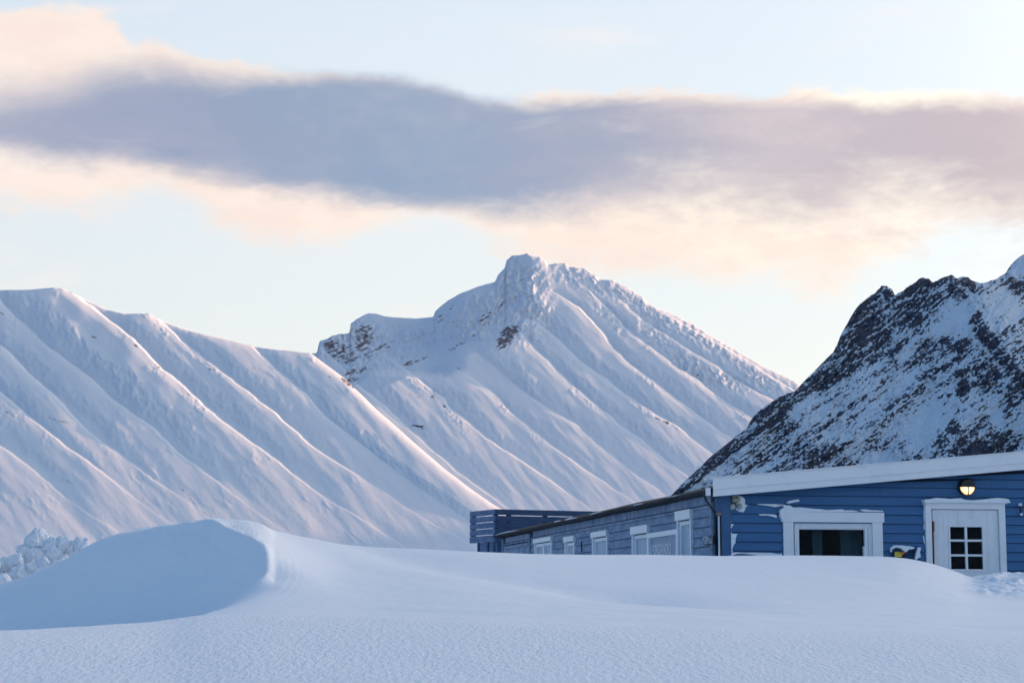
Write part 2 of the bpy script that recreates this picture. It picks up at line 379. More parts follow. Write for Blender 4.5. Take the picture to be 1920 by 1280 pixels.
# --- central peak
SKY2 = [(380, 800), (480, 730), (540, 690), (575, 664), (594, 661), (599, 640), (612, 636), (625, 628), (655, 624), (658, 606), (668, 598), (680, 592), (692, 587), (705, 588), (722, 593), (745, 595), (780, 597), (812, 594), (816, 583), (840, 563), (866, 549), (900, 536), (928, 528), (934, 515), (946, 503), (950, 488), (960, 479), (978, 477), (988, 475), (1000, 479), (1014, 483), (1022, 488), (1027, 496), (1040, 494), (1060, 494), (1068, 500), (1095, 503), (1112, 513), (1125, 523), (1150, 526), (1168, 534), (1190, 547), (1205, 556), (1216, 569), (1240, 580), (1275, 596), (1300, 608), (1330, 628), (1362, 646), (1400, 668), (1440, 691), (1462, 701), (1490, 714), (1530, 742), (1600, 790), (1700, 850), (1850, 930)]
RIBS2 = [
 dict(p=[(668, 718), (690, 740), (716, 760), (760, 800), (850, 880), (960, 960)], s=.5, y1=1000),
 dict(p=[(765, 699), (804, 727), (826, 745), (845, 768), (905, 817), (1000, 880), (1100, 950)], s=.75, w=100, top=.70),
 dict(p=[(850, 690), (923, 737), (955, 773), (991, 802), (1027, 831), (1110, 890), (1200, 950)], s=.8, y0=680, top=.72),
 dict(p=[(940, 700), (988, 741), (1027, 766), (1074, 795), (1110, 824), (1150, 860), (1220, 910), (1290, 960)], s=.8, y0=700),
 dict(p=[(960, 610), (973, 626), (998, 651), (1038, 694), (1088, 734), (1157, 795), (1189, 817), (1239, 860), (1290, 895)], s=.9, y0=610, fi=40),
 dict(p=[(960, 570), (977, 587), (1020, 615), (1063, 655), (1110, 694), (1171, 738), (1222, 775), (1245, 787), (1272, 802), (1330, 850), (1380, 890)], s=1.05, y0=580, fi=35),
 dict(p=[(1000, 525), (1027, 543), (1085, 576), (1110, 605), (1142, 644), (1178, 680), (1222, 712), (1265, 747), (1310, 782), (1367, 820), (1420, 860)], s=1.1, y0=535, fi=40),
 dict(p=[(1060, 515), (1099, 543), (1150, 590), (1171, 615), (1215, 650), (1255, 680), (1297, 707), (1347, 747), (1410, 782), (1470, 820)], s=1.1, y0=535, fi=40),
 dict(p=[(1115, 530), (1165, 566), (1205, 600), (1240, 622), (1300, 662), (1348, 690), (1398, 726), (1450, 752), (1520, 800)], s=1.0, y0=545, fi=40),
 dict(p=[(1180, 550), (1240, 585), (1300, 618), (1360, 652), (1420, 692), (1470, 722), (1530, 760)], s=.8, y0=560, fi=30),
]
def spur_x(Yp): return np.interp(Yp, [470, 490, 560, 600, 640, 690, 760], [985, 1000, 990, 968, 962, 800, 640])
def depth2(Xp, Yp, Ys):
    D = plane_depth(Xp, Yp, (.235, -.57, .79), 6300)
    t = np.clip((1139-Yp)/660, 0, 1)
    D = D-500*(1-t)**2
    wob = lambda y, i: 5*perlin(y/38.0, i*5.1+0*y, 31)+2.2*perlin(y/12.0, i*2.3+0*y, 33)
    D = D+ribs_offset(Xp, Yp, RIBS2, .30, 1.7, top=.78, jump=3.5, wob=wob, rough=8)
    # west-facing headwall left of the summit spur
    left = np.maximum(0, spur_x(Yp)-Xp)
    up = 1-sst(Yp, 670, 770)
    D = D+up*(1.25*1.7*left-.0012*1.7*left**2)
    # bowl floor behind the lower shoulder
    sh = pl([(560, 760), (640, 732), (664, 718), (679, 710), (692, 703), (704, 700), (733, 700.5), (761, 702), (776, 704), (804, 706), (833, 705), (848, 701), (866, 698), (930, 690), (1010, 640)], Xp)+1.5*fbm(Xp/14, 0*Xp, 3, 66)
    D = D+190*(1-sst(Yp, sh-10, sh+6))*(1-sst(Xp, 790, 880))
    D = D+30*np.exp(-(Yp-Ys)/6.0)
    u = (Xp*.75-Yp*.66); v = (Xp*.66+Yp*.75)
    D = D+7*fbm(u/34, v/160, 3, 41)+.8*fbm(u/9, v/40, 3, 43)
    # crags: headwall and the band under the eastern skyline
    crag = ell(Xp, Yp, [(650, 655, 70, 60, 20, 1), (760, 640, 90, 40, -20, .5), (880, 600, 90, 50, -25, .8), (960, 530, 55, 60, 0, 1), (1000, 600, 60, 50, 30, .55)])
    band = .5*(1-sst(Yp-Ys, 18, 46))*sst(Xp, 1020, 1060)*(1-sst(Xp, 1240, 1500)*.6)
    low = ell(Xp, Yp, [(1300, 690, 70, 22, 35, .7), (1350, 710, 70, 18, 20, .7), (1150, 600, 50, 18, 40, .5), (1240, 640, 70, 20, 38, .5), (1420, 710, 60, 16, 30, .6)])
    c = np.maximum(np.maximum(crag, band), low)
    cliff = ell(Xp, Yp, [(660, 640, 90, 56, 25, 1), (780, 650, 90, 40, -25, .7), (900, 590, 100, 50, -30, .9), (975, 560, 60, 90, 0, .8)])
    D = D-cliff*(46*np.maximum(0, fbm(Xp/22+Yp/60, Yp/30, 6, 46, .62, True))+13*np.abs(perlin(Xp/8+Yp/30, Yp/16, 47))+4*np.abs(perlin(Xp/4, Yp/3.0, 48)))
    st = Yp+.30*Xp                                    # tilted strata
    lay = fbm(Xp/45, st/5.0, 3, 51)
    D = D+c*(30*fbm(Xp/16, Yp/18, 5, 45, .6, True)+20*lay)
    # vertical flutes in the summit cliffs
    D = D+band*20*np.abs(perlin(Xp/9+.02*Yp+.6*perlin(Xp/30, Yp/12, 63), Yp/45, 61))+band*14*fbm(Xp/30, (Yp-Ys)/4.0, 3, 62)
    return D
def rock2(Xp, Yp, Ys):
    r = ell(Xp, Yp, [(952, 630, 44, 20, -48, .82), (945, 640, 30, 6, -42, .85), (1000, 640, 0.1, 0.1, 0, 0), (682, 632, 26, 40, 20, .72), (640, 660, 56, 30, 35, .68), (668, 695, 50, 10, -14, .70), (710, 655, 60, 16, -25, .60), (780, 676, 40, 8, -20, .60),
      (856, 690, 16, 4, -12, .60), (790, 684, 24, 3, -28, .55), (870, 640, 70, 7, -30, .60), (920, 590, 70, 18, -35, .56), (980, 560, 40, 24, -20, .52), (830, 590, 50, 20, -40, .50), (960, 520, 30, 30, 0, .46), (780, 630, 60, 20, -20, .46), (660, 712, 20, 6, -10, .78),
      (815, 745, 16, 5, 25, .72), (832, 760, 9, 4, 30, .65), (775, 742, 22, 4, 15, .58), (704, 722, 4, 4, 0, .5), (758, 720, 8, 3, 0, .5), (1232, 784, 12, 3, 30, .72), (1250, 792, 10, 5, 20, .8), (1230, 803, 5, 5, 0, .6),
      (1350, 705, 60, 14, 15, .38), (1300, 700, 40, 10, 25, .42), (1160, 610, 40, 10, 45, .36), (1240, 640, 50, 14, 40, .36), (1060, 600, 24, 4, 45, .4), (1188, 812, 4, 2, 0, .6), (1110, 540, 60, 8, 20, .36)])
    lay = sst(perlin(Xp/30, (Yp+.45*Xp)/4.5, 71), .0, .5)
    return r*(.80+.36*lay)+r*.40*perlin(Xp/7, Yp/4, 2)+.06*perlin(Xp/6, Yp/3, 3)
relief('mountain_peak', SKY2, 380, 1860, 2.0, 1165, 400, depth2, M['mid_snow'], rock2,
       jag=lambda x: 2.0*fbm(x/13, 0*x, 4, 28)*(1-.55*sst(x, 1230, 1400))*(1-.75*sst(x, 700, 740)*(1-sst(x, 800, 815))), power=1.0)

# --- right rocky mountain (near, in shade)
SKY3 = [(1130, 1010), (1200, 972), (1240, 945), (1262, 925), (1280, 905), (1305, 882), (1330, 858), (1350, 842), (1380, 818), (1400, 802), (1408, 787), (1420, 772), (1438, 760), (1460, 744), (1480, 737), (1492, 732), (1510, 712), (1530, 692), (1548, 674), (1562, 660), (1570, 645), (1576, 628), (1590, 604), (1600, 586), (1612, 570), (1630, 556), (1642, 548), (1652, 536), (1662, 536), (1672, 541), (1678, 554), (1690, 546), (1705, 536), (1718, 528), (1728, 520), (1742, 523), (1750, 530), (1765, 521), (1785, 515), (1795, 522), (1806, 518), (1815, 519), (1828, 529), (1845, 530), (1870, 522), (1885, 512), (1896, 496), (1908, 484), (1920, 476), (1960, 440), (2050, 400), (2200, 400), (2400, 450), (2700, 430), (3000, 470)]
def depth3(Xp, Yp, Ys):
    D = plane_depth(Xp, Yp, (-.16, -.52, .80), 1750)
    # main spur from the crest down to the right, gully left of it
    ridge = np.interp(Yp, [515, 600, 700, 800, 900], [1790, 1850, 1930, 1990, 2050])
    d = Xp-ridge
    D = D-46*np.exp(-.5*(d/60.0)**2)
    ridge2 = np.interp(Yp, [640, 700, 780, 860, 950], [1800, 1806, 1812, 1790, 1760])
    D = D-26*np.exp(-.5*((Xp-ridge2)/38.0)**2)*sst(Yp, 640, 730)
    band = np.interp(Xp, [1450, 1550, 1650, 1750], [900, 850, 790, 700])
    D = D-14*np.exp(-np.abs(Yp-band)/22.0)*(1-sst(Xp, 1700, 1780))
    D = D+10*np.exp(-(Yp-Ys)/5.0)
    u = (Xp*.78-Yp*.62); v = (Yp*.78+Xp*.62)
    D = D+16*fbm(u/120, v/60, 4, 81)+5*fbm(u/40, v/12, 5, 83, .6)
    rk = np.clip(rockbase3(Xp, Yp, Ys)*1.3, 0, 1)
    D = D-11*rk*fbm(u/22, v/8, 5, 85, .62, True)-3.5*rk*np.abs(perlin(u/8, v/3.5, 88))
    return D
def rockbase3(Xp, Yp, Ys):
    # left skyline edge: horizontal distance from the descending edge
    xe = np.interp(Yp, [536, 560, 604, 645, 690, 737, 772, 818, 858, 905, 972], [1655, 1625, 1590, 1570, 1530, 1480, 1420, 1380, 1330, 1280, 1200])
    dl = Xp-xe
    wd = np.interp(Yp, [540, 600, 660, 720, 780, 850, 920], [70, 125, 140, 105, 75, 48, 34])
    r = .61*(1-sst(dl, wd*.55, wd*1.25))
    r = np.maximum(r, .62*(1-sst(Yp-Ys, 10, 46))*sst(Xp, 1640, 1680)*(1-sst(Xp, 1830, 1870)*.8))
    sp = np.interp(Yp, [515, 560, 640, 700, 760, 820], [1776, 1800, 1856, 1905, 1945, 1980])
    r = np.maximum(r, .66*(1-sst(np.abs(Xp-sp), 10, 40)))
    r = np.maximum(r, ell(Xp, Yp, [(1740, 560, 50, 14, -10, .60), (1700, 590, 60, 46, -30, .66), (1650, 640, 55, 36, -40, .60), (1740, 640, 64, 13, -32, .60), (1800, 650, 40, 14, -38, .62), (1690, 680, 80, 10, -35, .50),
      (1600, 760, 60, 11, -38, .58), (1560, 790, 90, 9, -36, .55), (1560, 850, 90, 17, -30, .66), (1640, 800, 60, 26, -30, .46), (1520, 870, 70, 14, -20, .62), (1660, 740, 70, 28, -30, .40), (1800, 700, 40, 13, -20, .62), (1806, 730, 22, 36, 0, .66), (1770, 742, 26, 6, -15, .62),
      (1820, 850, 62, 70, 0, .66), (1790, 800, 22, 30, 10, .62), (1880, 830, 50, 60, 10, .60), (1720, 850, 30, 30, -50, .44), (1900, 740, 34, 50, 0, .56), (1860, 690, 40, 24, -10, .48), (1910, 560, 30, 40, 0, .54), (1900, 520, 24, 8, -30, .60), (1880, 620, 22, 30, 60, .36),
      (1440, 850, 70, 10, -38, .50), (1400, 880, 50, 12, -38, .46), (1480, 810, 60, 10, -38, .50), (2000, 560, 60, 120, 10, .6), (2050, 750, 80, 90, 0, .55)]))
    r = np.maximum(r, .53-.14*sst(perlin(Xp/120, Yp/120, 91), -.1, .35))
    # clean snowfields
    sf = ell(Xp, Yp, [(1795, 592, 34, 44, 30, 1), (1770, 610, 42, 18, -35, .9), (1690, 720, 70, 14, -38, .6), (1730, 800, 34, 60, 20, .8), (1840, 640, 0.1, 0.1, 0, 0), (1890, 570, 26, 46, -35, .8), (1915, 500, 26, 18, -40, 1), (1640, 860, 50, 18, 0, .7), (1700, 665, 40, 8, -38, .6), (1600, 830, 50, 12, -38, .4), (1430, 880, 60, 12, -30, .35), (1500, 760, 40, 7, -38, .6), (1870, 780, 16, 36, -20, .6)])
    return r*(1-.62*sf)
def rock3(Xp, Yp, Ys):
    u = (Xp*.80-Yp*.60); v = (Yp*.80+Xp*.60)
    n = .36*fbm(u/70, v/14, 4, 95, .6)+.42*fbm(u/14, v/4.0, 4, 96, .65)+.22*fbm(Xp/5, Yp/4, 3, 97)
    return rockbase3(Xp, Yp, Ys)+n*1.1-.03
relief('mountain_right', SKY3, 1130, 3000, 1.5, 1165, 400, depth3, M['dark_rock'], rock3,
       jag=lambda x: 3.6*fbm(x/9, 0*x, 4, 78, .6)*(.45+.55*sst(x, 1560, 1640))*(1-.7*sst(x, 1840, 1880)), power=1.0)

# the same massif goes on round the right hand side, out of the frame, and keeps the low sun off the foreground
def massif():
    az_ = np.radians(np.linspace(24, 175, 220)); rr = np.linspace(0, 1, 60)
    A, T = np.meshgrid(az_, rr)
    dist = 900+2300*T
    hr = 330+90*fbm(A*5, 0*A, 4, 101)
    prof = np.where(T < .5, sst(T, 0, .5), 1-sst(T, .5, 1)*1.1)
    Z = -14+hr*prof*(1-.85*sst(A, R(125), R(172)))*(.3+.7*sst(A, R(23), R(33)))+26*fbm(A*30, T*9, 5, 103, .6)*sst(T, 0.02, .2)
    rk = .30+.5*fbm(A*50, T*16, 5, 105, .6)
    o = grid_mesh('mountain_flank', (np.sin(A)*dist)[:, ::-1], (np.cos(A)*dist)[:, ::-1], Z[:, ::-1], M['dark_rock'], {'rock': rk[:, ::-1]}, (A[:, ::-1]*3, T[:, ::-1]*2))
massif()
# unseen ridge added out of frame to shadow the foot of the snowy slopes
def shade_ridge():
    L_ = np.linspace(0, 1, 160); W_ = np.linspace(-1, 1, 40); A, T = np.meshgrid(L_, W_)
    X = 2300+2700*A-450*T; Y = 5200+3700*A+330*T
    Z = -10+(RIDGE_H+300*A+90*fbm(A*7, 0*A, 4, 131))*(1-np.abs(T)**1.2)+18*fbm(A*40, T*12, 4, 133)
    grid_mesh('unseen_shade_ridge', X, Y, Z, M['mid_snow'], {'rock': .3+.3*fbm(A*60, T*12, 4, 135)}, (A*3, T))
RIDGE_H = 535
shade_ridge()

# ------------------------------------------------------------------ snow ground
SPEC = {  # photo x : near lip A, B, hollow lip C, D, E, inner ridge F, G, rim H, skyline I
 -250: [(10.2, 1190), (10.7, 1206), (11.2, 1220), (13, 1240), (22.6, 1200), (23.0, 1180), (23.3, 1184), (24.0, 1140), (25.2, 1150)],
 0: [(10.5, 1181), (11, 1195), (11.5, 1206), (13, 1222), (20.7, 1188), (20.95, 1145), (21.4, 1152), (22.6, 1095), (24.0, 1100)],
 130: [(11, 1174), (11.4, 1186), (11.9, 1196), (13, 1212), (19.75, 1183), (20.1, 1095), (20.55, 1104), (21.8, 1040), (23.6, 1046)],
 200: [(11.4, 1169), (11.8, 1179), (12.3, 1188), (13.5, 1204), (19.2, 1177), (19.7, 1050), (20.15, 1060), (21.1, 1006), (23.2, 1012)],
 300: [(12, 1163), (12.3, 1171), (12.6, 1180), (14, 1192), (18.4, 1168), (19.1, 1010), (19.4, 1014), (20.0, 986), (22.6, 993)],
 350: [(12.2, 1157), (12.4, 1163), (13.0, 1167), (14.4, 1184), (18.0, 1160), (18.8, 1003), (18.95, 996), (19.15, 979), (22.5, 988)],
 392: [(12.2, 1152), (12.4, 1156), (14.2, 1146), (14.9, 1166), (17.3, 1150), (18.4, 1010), (18.55, 992), (18.75, 974), (22.4, 985)],
 440: [(12.2, 1152), (12.4, 1156), (15.3, 1117), (15.7, 1132), (16.7, 1124), (17.6, 1040), (17.8, 1010), (18.0, 994), (22.4, 982)],
 480: [(12.2, 1152), (12.4, 1156), (15.9, 1091), (16.1, 1096), (16.4, 1092), (17.0, 1038), (17.15, 1022), (17.35, 1009), (22.4, 990)],
 505: [(12.2, 1152), (12.4, 1156), (16.1, 1081), (16.3, 1075), (16.42, 1069), (16.75, 1044), (16.85, 1036), (17.0, 1028), (22.4, 995)],
 519: [(12.2, 1152), (12.4, 1156), (15.9, 1091), (16.2, 1082), (16.4, 1074), (16.65, 1062), (16.8, 1054), (17.1, 1041), (22.4, 998)],
 550: [(12.3, 1153), (12.5, 1156), (15.9, 1091), (16.3, 1082), (16.7, 1072), (17.1, 1061), (17.5, 1052), (18.2, 1040), (22.5, 1004)],
 620: [(12.3, 1155), (12.6, 1158), (15.8, 1106), (16.2, 1099), (16.8, 1091), (17.4, 1082), (18.1, 1072), (19.0, 1059), (22.5, 1013)],
 700: [(12.3, 1157), (12.6, 1160), (15.8, 1114), (16.3, 1107), (16.9, 1099), (17.6, 1090), (18.4, 1079), (19.5, 1064), (22.7, 1022)],
 860: [(12.3, 1162), (12.6, 1165), (16, 1116), (16.4, 1111), (17, 1104), (17.7, 1096), (18.6, 1086), (20, 1070), (23, 1033)],
 1000: [(12.3, 1167), (12.6, 1169), (16, 1126), (16.4, 1122), (17, 1116), (18, 1106), (19, 1095), (20.4, 1080), (23.5, 1037.5)],
 1178: [(12.3, 1172), (12.6, 1173.5), (16, 1137), (16.5, 1132), (17.2, 1129), (18.3, 1127), (19.2, 1112), (20.6, 1086), (24.2, 1040)],
 1350: [(12.3, 1176), (12.6, 1177), (16, 1142), (16.5, 1137), (17.2, 1133), (18.3, 1127), (19.2, 1113), (20.8, 1086), (24.6, 1042)],
 1600: [(12.3, 1182), (12.6, 1183), (16, 1150), (16.5, 1146), (17.4, 1138), (18.6, 1126), (19.6, 1114), (21.2, 1090), (25.0, 1042)],
 1690: [(12.3, 1183), (12.6, 1184), (16, 1154), (16.5, 1150), (17.4, 1142), (18.6, 1130), (19.6, 1118), (21.2, 1094), (25.0, 1044)],
 1740: [(12.3, 1184), (12.6, 1185), (16, 1158), (16.5, 1154), (17.4, 1146), (18.6, 1134), (19.6, 1122), (21.4, 1099), (25.0, 1053)],
 1785: [(12.3, 1185), (12.6, 1186), (16, 1162), (16.5, 1158), (17.4, 1150), (18.6, 1138), (19.6, 1127), (21.6, 1106), (25.0, 1068)],
 1830: [(12.3, 1186), (12.6, 1187), (16, 1166), (16.5, 1162), (17.4, 1155), (18.6, 1143), (19.6, 1133), (21.8, 1115), (25.0, 1086)],
 1870: [(12.3, 1187), (12.6, 1188), (16, 1168), (16.5, 1164), (17.4, 1157), (18.6, 1146), (19.6, 1136), (21.8, 1118), (25.0, 1087)],
 2150: [(12.3, 1187), (12.6, 1188), (16, 1172), (16.5, 1168), (17.4, 1161), (18.6, 1152), (19.6, 1143), (21.8, 1128), (25.0, 1093)],
}
def pchip(x, y, q):
    h = np.diff(x); d = np.diff(y)/h; m = np.zeros_like(y)
    same = d[:-1]*d[1:] > 0
    w1 = 2*h[1:]+h[:-1]; w2 = h[1:]+2*h[:-1]
    with np.errstate(all='ignore'): mm = (w1+w2)/(w1/d[:-1]+w2/d[1:])
    m[1:-1] = np.where(same, mm, 0); m[0] = d[0]; m[-1] = d[-1]
    i = np.clip(np.searchsorted(x, q)-1, 0, len(x)-2); t = (q-x[i])/h[i]
    return y[i]*(1+2*t)*(1-t)**2+m[i]*h[i]*t*(1-t)**2+y[i+1]*t*t*(3-2*t)+m[i+1]*h[i]*t*t*(t-1)
def snow_ground():
    xk = np.array(sorted(SPEC)); K = np.array([SPEC[x] for x in xk], float)       # (nx, 9, 2)
    azk = np.array([az(x, 1090) for x in xk])
    th = np.unique(np.concatenate([np.linspace(-math.pi, -.42, 60), np.linspace(-.42, -.28, 30), np.linspace(-.28, .28, 620), np.linspace(.28, .42, 30), np.linspace(.42, math.pi, 60)]))
    d = np.unique(np.concatenate([np.geomspace(.4, 6, 16), np.linspace(6, 11, 50), np.linspace(11, 20.5, 380), np.linspace(20.5, 27, 170), np.linspace(27, 60, 60), np.geomspace(60, 11500, 50)]))
    TH, DD = np.meshgrid(th, d); Z = np.zeros_like(TH)
    for j, t in enumerate(th):
        kd = [np.interp(t, azk, K[:, k, 0]) for k in range(9)]; ky = [pchip(azk, K[:, k, 1], np.clip(t, azk[0], azk[-1])) if True else 0 for k in range(9)]
        kz = [raydir(960, y)[1]*dd for y, dd in zip(ky, kd)]
        hid = sst(t, -.02, .02)
        zI = kz[-1]
        xs_ = [.3, 5.0, 8.0]+kd+[27.5, 45, 120, 500, 4000, 13000]
        zs_ = [-1.25, -.82, -.40]+kz+[zI-.06-.25*(1-hid), zI-.5-.6*(1-hid), -1.6, -4, -10, -20]
        Z[:, j] = pchip(np.array(xs_), np.array(zs_, float), d)
    X = np.sin(TH)*DD/np.maximum(np.cos(TH), .05)*np.cos(TH)*1.0
    # distances were measured along +Y in the frame; use radial spread outside it
    c = np.where(np.abs(TH) < .42, 1/np.cos(TH), 1/np.cos(.42))
    # soften the snow across the view outside the sharp-rimmed hollow
    pxc = 960+np.tan(np.clip(TH, -.5, .5))*3700
    ker = np.exp(-.5*(np.arange(-24, 25)/8.0)**2); ker /= ker.sum()
    Zb = np.zeros_like(Z); Zp_ = np.pad(Z, ((0, 0), (24, 24)), 'edge')
    for k in range(49): Zb += ker[k]*Zp_[:, k:k+Z.shape[1]]
    keep = (1-sst(pxc, 502, 532))*sst(DD, 15.0, 15.8)*(1-sst(DD, 22.6, 23.4))*sst(pxc, -400, -300)
    keep = np.maximum(keep, (1-sst(pxc, 380, 440))*sst(DD, 12.6, 13.6)*(1-sst(DD, 22.6, 23.4)))
    inside = sst(pxc, -100, 0)*(1-sst(pxc, 1690, 1800))
    Z = Z*(1-(1-keep)*inside)+Zb*(1-keep)*inside
    for _ in range(3):                              # the open snow in front of the hollow's tip, smoother still
        Zb = np.zeros_like(Z); Zp_ = np.pad(Z, ((0, 0), (24, 24)), 'edge')
        for k in range(49): Zb += ker[k]*Zp_[:, k:k+Z.shape[1]]
        f_ = sst(pxc, 400, 450)*(1-sst(pxc, 640, 720))*sst(DD, 12.2, 12.8)*(1-sst(DD, 15.3, 15.9))
        Z = Z*(1-f_)+Zb*f_
    X = np.sin(TH)*DD*c; Y = np.cos(TH)*DD*c
    near = 1-sst(DD, 60, 200)
    Z = Z+near*(.010*fbm(X/1.3, Y/1.9, 4, 111)+.016*fbm(X/3.1+.3*Y, Y/5, 3, 113))
    pxg = 960+np.tan(np.clip(TH, -.5, .5))*3700
    tr = DD-(21.6-(pxg-700)*.0068)
    Z = Z-.07*np.exp(-.5*(tr/.75)**2)*sst(pxg, 560, 760)*(1-sst(pxg, 1250, 1500))
    # sastrugi streaks behind the near lip
    Z = Z+.030*np.exp(-((DD-15.2)/2.2)**2)*np.maximum(0, fbm(X/2.2, Y/.55+X/6, 4, 115))*sst(TH, -.10, -.02)
    # curved wind layers round the outside of the hollow's rim
    px = 960+np.tan(np.clip(TH, -.5, .5))*3700
    rimd = np.hypot((px-500)/60, (DD-16.7)/2.2)
    Z = Z+.0010*np.sin(rimd*26+3.5*fbm(X, Y, 3, 119))*np.exp(-((rimd-.9)/.45)**2)*sst(px, 515, 540)*(1-sst(DD, 17.2, 19.2))
    # trampled, lumpy snow by the door
    lump = sst(px, 1770, 1860)*sst(DD, 21.0, 22.6)*(1-sst(DD, 25.6, 26.6))
    Z = Z+lump*(.10*fbm(X/.50, Y/.6, 5, 121, .6, True)+.04*np.abs(perlin(X/.17, Y/.2, 123))+.05*fbm(X/.9, Y/.9, 3, 122))
    # wall texture inside the hollow
    hol = (1-sst(px, 500, 525))*sst(DD, 15.6, 16.2)*(1-sst(DD, 22, 23))
    Z = Z+hol*(.030*fbm(X/.35, Y/.9, 4, 125)+.05*fbm(X/1.4, Y/2.5, 3, 126))
    Z = Z-0*Z
    grain = sst(DD, 9, 10)*0+1.0*(1-sst(DD, 12.1, 12.9))*(1-.5*sst(px, 1200, 1900)*sst(DD, 10, 12))+.20+1.2*hol+.35*lump
    ribbon = grain
    grid_mesh('snow_ground', X[:, ::-1], Y[:, ::-1], Z[:, ::-1], M['snow_ground'], {'grain': ribbon[:, ::-1]})
snow_ground()

# ------------------------------------------------------------------ building materials
def wood_paint(name, c1, c2, mott=(6, 6, 6), rough=.55, bumpd=.004, lo=.4, hi=.62):
    m, g, b = pmat(name, c1, rough, 0, .35)
    co = objco(g)
    n = g.noise(mapped(g, co, mott), 1.0, 6, .65)
    g.put(b.inputs['Base Color'], g.mix(g.sstep(n, lo, hi), (*c1, 1), (*c2, 1)))
    bump(g, b, g.noise(mapped(g, co, (8, 8, 60)), 1.0, 4, .6), bumpd)
    return m
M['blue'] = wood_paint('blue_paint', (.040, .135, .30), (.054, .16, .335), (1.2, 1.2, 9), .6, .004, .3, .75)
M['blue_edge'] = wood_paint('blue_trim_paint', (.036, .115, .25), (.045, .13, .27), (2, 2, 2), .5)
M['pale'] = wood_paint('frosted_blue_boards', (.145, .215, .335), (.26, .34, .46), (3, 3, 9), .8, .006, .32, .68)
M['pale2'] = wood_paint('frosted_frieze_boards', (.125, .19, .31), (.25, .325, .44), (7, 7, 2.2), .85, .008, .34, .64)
M['slat'] = wood_paint('pale_blue_slats', (.07, .125, .235), (.12, .19, .31), (3, 3, 8), .75, .004, .35, .65)  # lighter of the two slat colours, used on the left-hand faces
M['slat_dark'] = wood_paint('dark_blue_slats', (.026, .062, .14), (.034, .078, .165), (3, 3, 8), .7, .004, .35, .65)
M['white'] = wood_paint('white_paint', (.80, .82, .84), (.74, .77, .80), (3, 3, 3), .45, .002, .45, .7)
M['white_soft'] = wood_paint('old_white_paint', (.72, .75, .78), (.80, .82, .84), (5, 5, 2), .5, .003, .4, .65)
M['black'] = pmat('black_plastic', (.012, .012, .014), .45)[0]
M['dark_metal'] = pmat('dark_metal', (.03, .033, .04), .5, .4)[0]
M['tar'] = wood_paint('dark_roofing', (.010, .013, .020), (.022, .026, .036), (6, 6, 6), .95, .01)
M['interior'] = pmat('dark_room', (.010, .012, .014), .9)[0]
M['curtain'] = pmat('dim_curtain', (.07, .14, .15), .9)[0]
M['gap'] = pmat('shadow_gap_board', (.01, .018, .035), .9)[0]
M['olive'] = wood_paint('yellowed_plastic', (.34, .35, .22), (.42, .42, .30), (20, 20, 20), .5)
M['lens'] = wood_paint('frosted_lamp_glass', (.38, .42, .42), (.48, .52, .52), (30, 30, 30), .3)
M['tan'] = pmat('weathered_tan_cap', (.25, .17, .12), .7)[0]
M['rust'] = pmat('rust', (.20, .075, .03), .85)[0]
M['yellow'] = pmat('yellow_print', (.62, .50, .04), .4)[0]
M['orange'] = pmat('orange_print', (.62, .17, .02), .4)[0]
M['letter'] = pmat('white_lettering', (.80, .84, .86), .5)[0]
M['bird'] = pmat('dark_feathers', (.018, .024, .026), .7)[0]
def glass_mat(name, tint=(.75, .85, .9)):
    m = bpy.data.materials.new(name); m.use_nodes = True; nt = m.node_tree; n = nt.nodes; n.clear(); g = G(nt)
    out = n.new('ShaderNodeOutputMaterial'); tr = n.new('ShaderNodeBsdfTransparent'); gl = n.new('ShaderNodeBsdfGlossy'); mx = n.new('ShaderNodeMixShader'); fr = n.new('ShaderNodeFresnel')
    tr.inputs[0].default_value = (*tint, 1); gl.inputs['Roughness'].default_value = .03; fr.inputs[0].default_value = 1.22
    g.put(mx.inputs[0], fr.outputs[0]); g.put(mx.inputs[1], tr.outputs[0]); g.put(mx.inputs[2], gl.outputs[0]); g.put(out.inputs[0], mx.outputs[0]); return m
M['glass'] = glass_mat('window_glass', (.78, .84, .88))
def frosted_mat(name, col, rough):
    m, g, b = pmat(name, col, rough, 0, .5); return m
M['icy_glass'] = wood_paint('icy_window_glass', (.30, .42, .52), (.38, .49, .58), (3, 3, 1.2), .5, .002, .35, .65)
M['pale_glass'] = wood_paint('pale_opaque_glass', (.22, .30, .43), (.28, .36, .49), (2, 2, 2), .5, .001, .35, .65)  # opaque pale blue mottling on the fixed panes
M['acrylic'] = glass_mat('clear_acrylic', (.72, .80, .84))
def lamp_mat():
    m, g, b = pmat('lit_lamp_glass', (.9, .8, .6), .3)
    co = objco(g); sep = g.nt.nodes.new('ShaderNodeSeparateXYZ'); g.put(sep.inputs[0], co)
    r = g.m('SQRT', g.m('ADD', g.m('MULTIPLY', sep.outputs[0], sep.outputs[0]), g.m('MULTIPLY', sep.outputs[2], sep.outputs[2])))
    g.put(b.inputs['Emission Color'], g.mix(g.sstep(r, .03, .115), (1, .80, .44, 1), (.95, .52, .15, 1)))
    b.inputs['Emission Strength'].default_value = .62
    return m
M['lamp'] = lamp_mat()

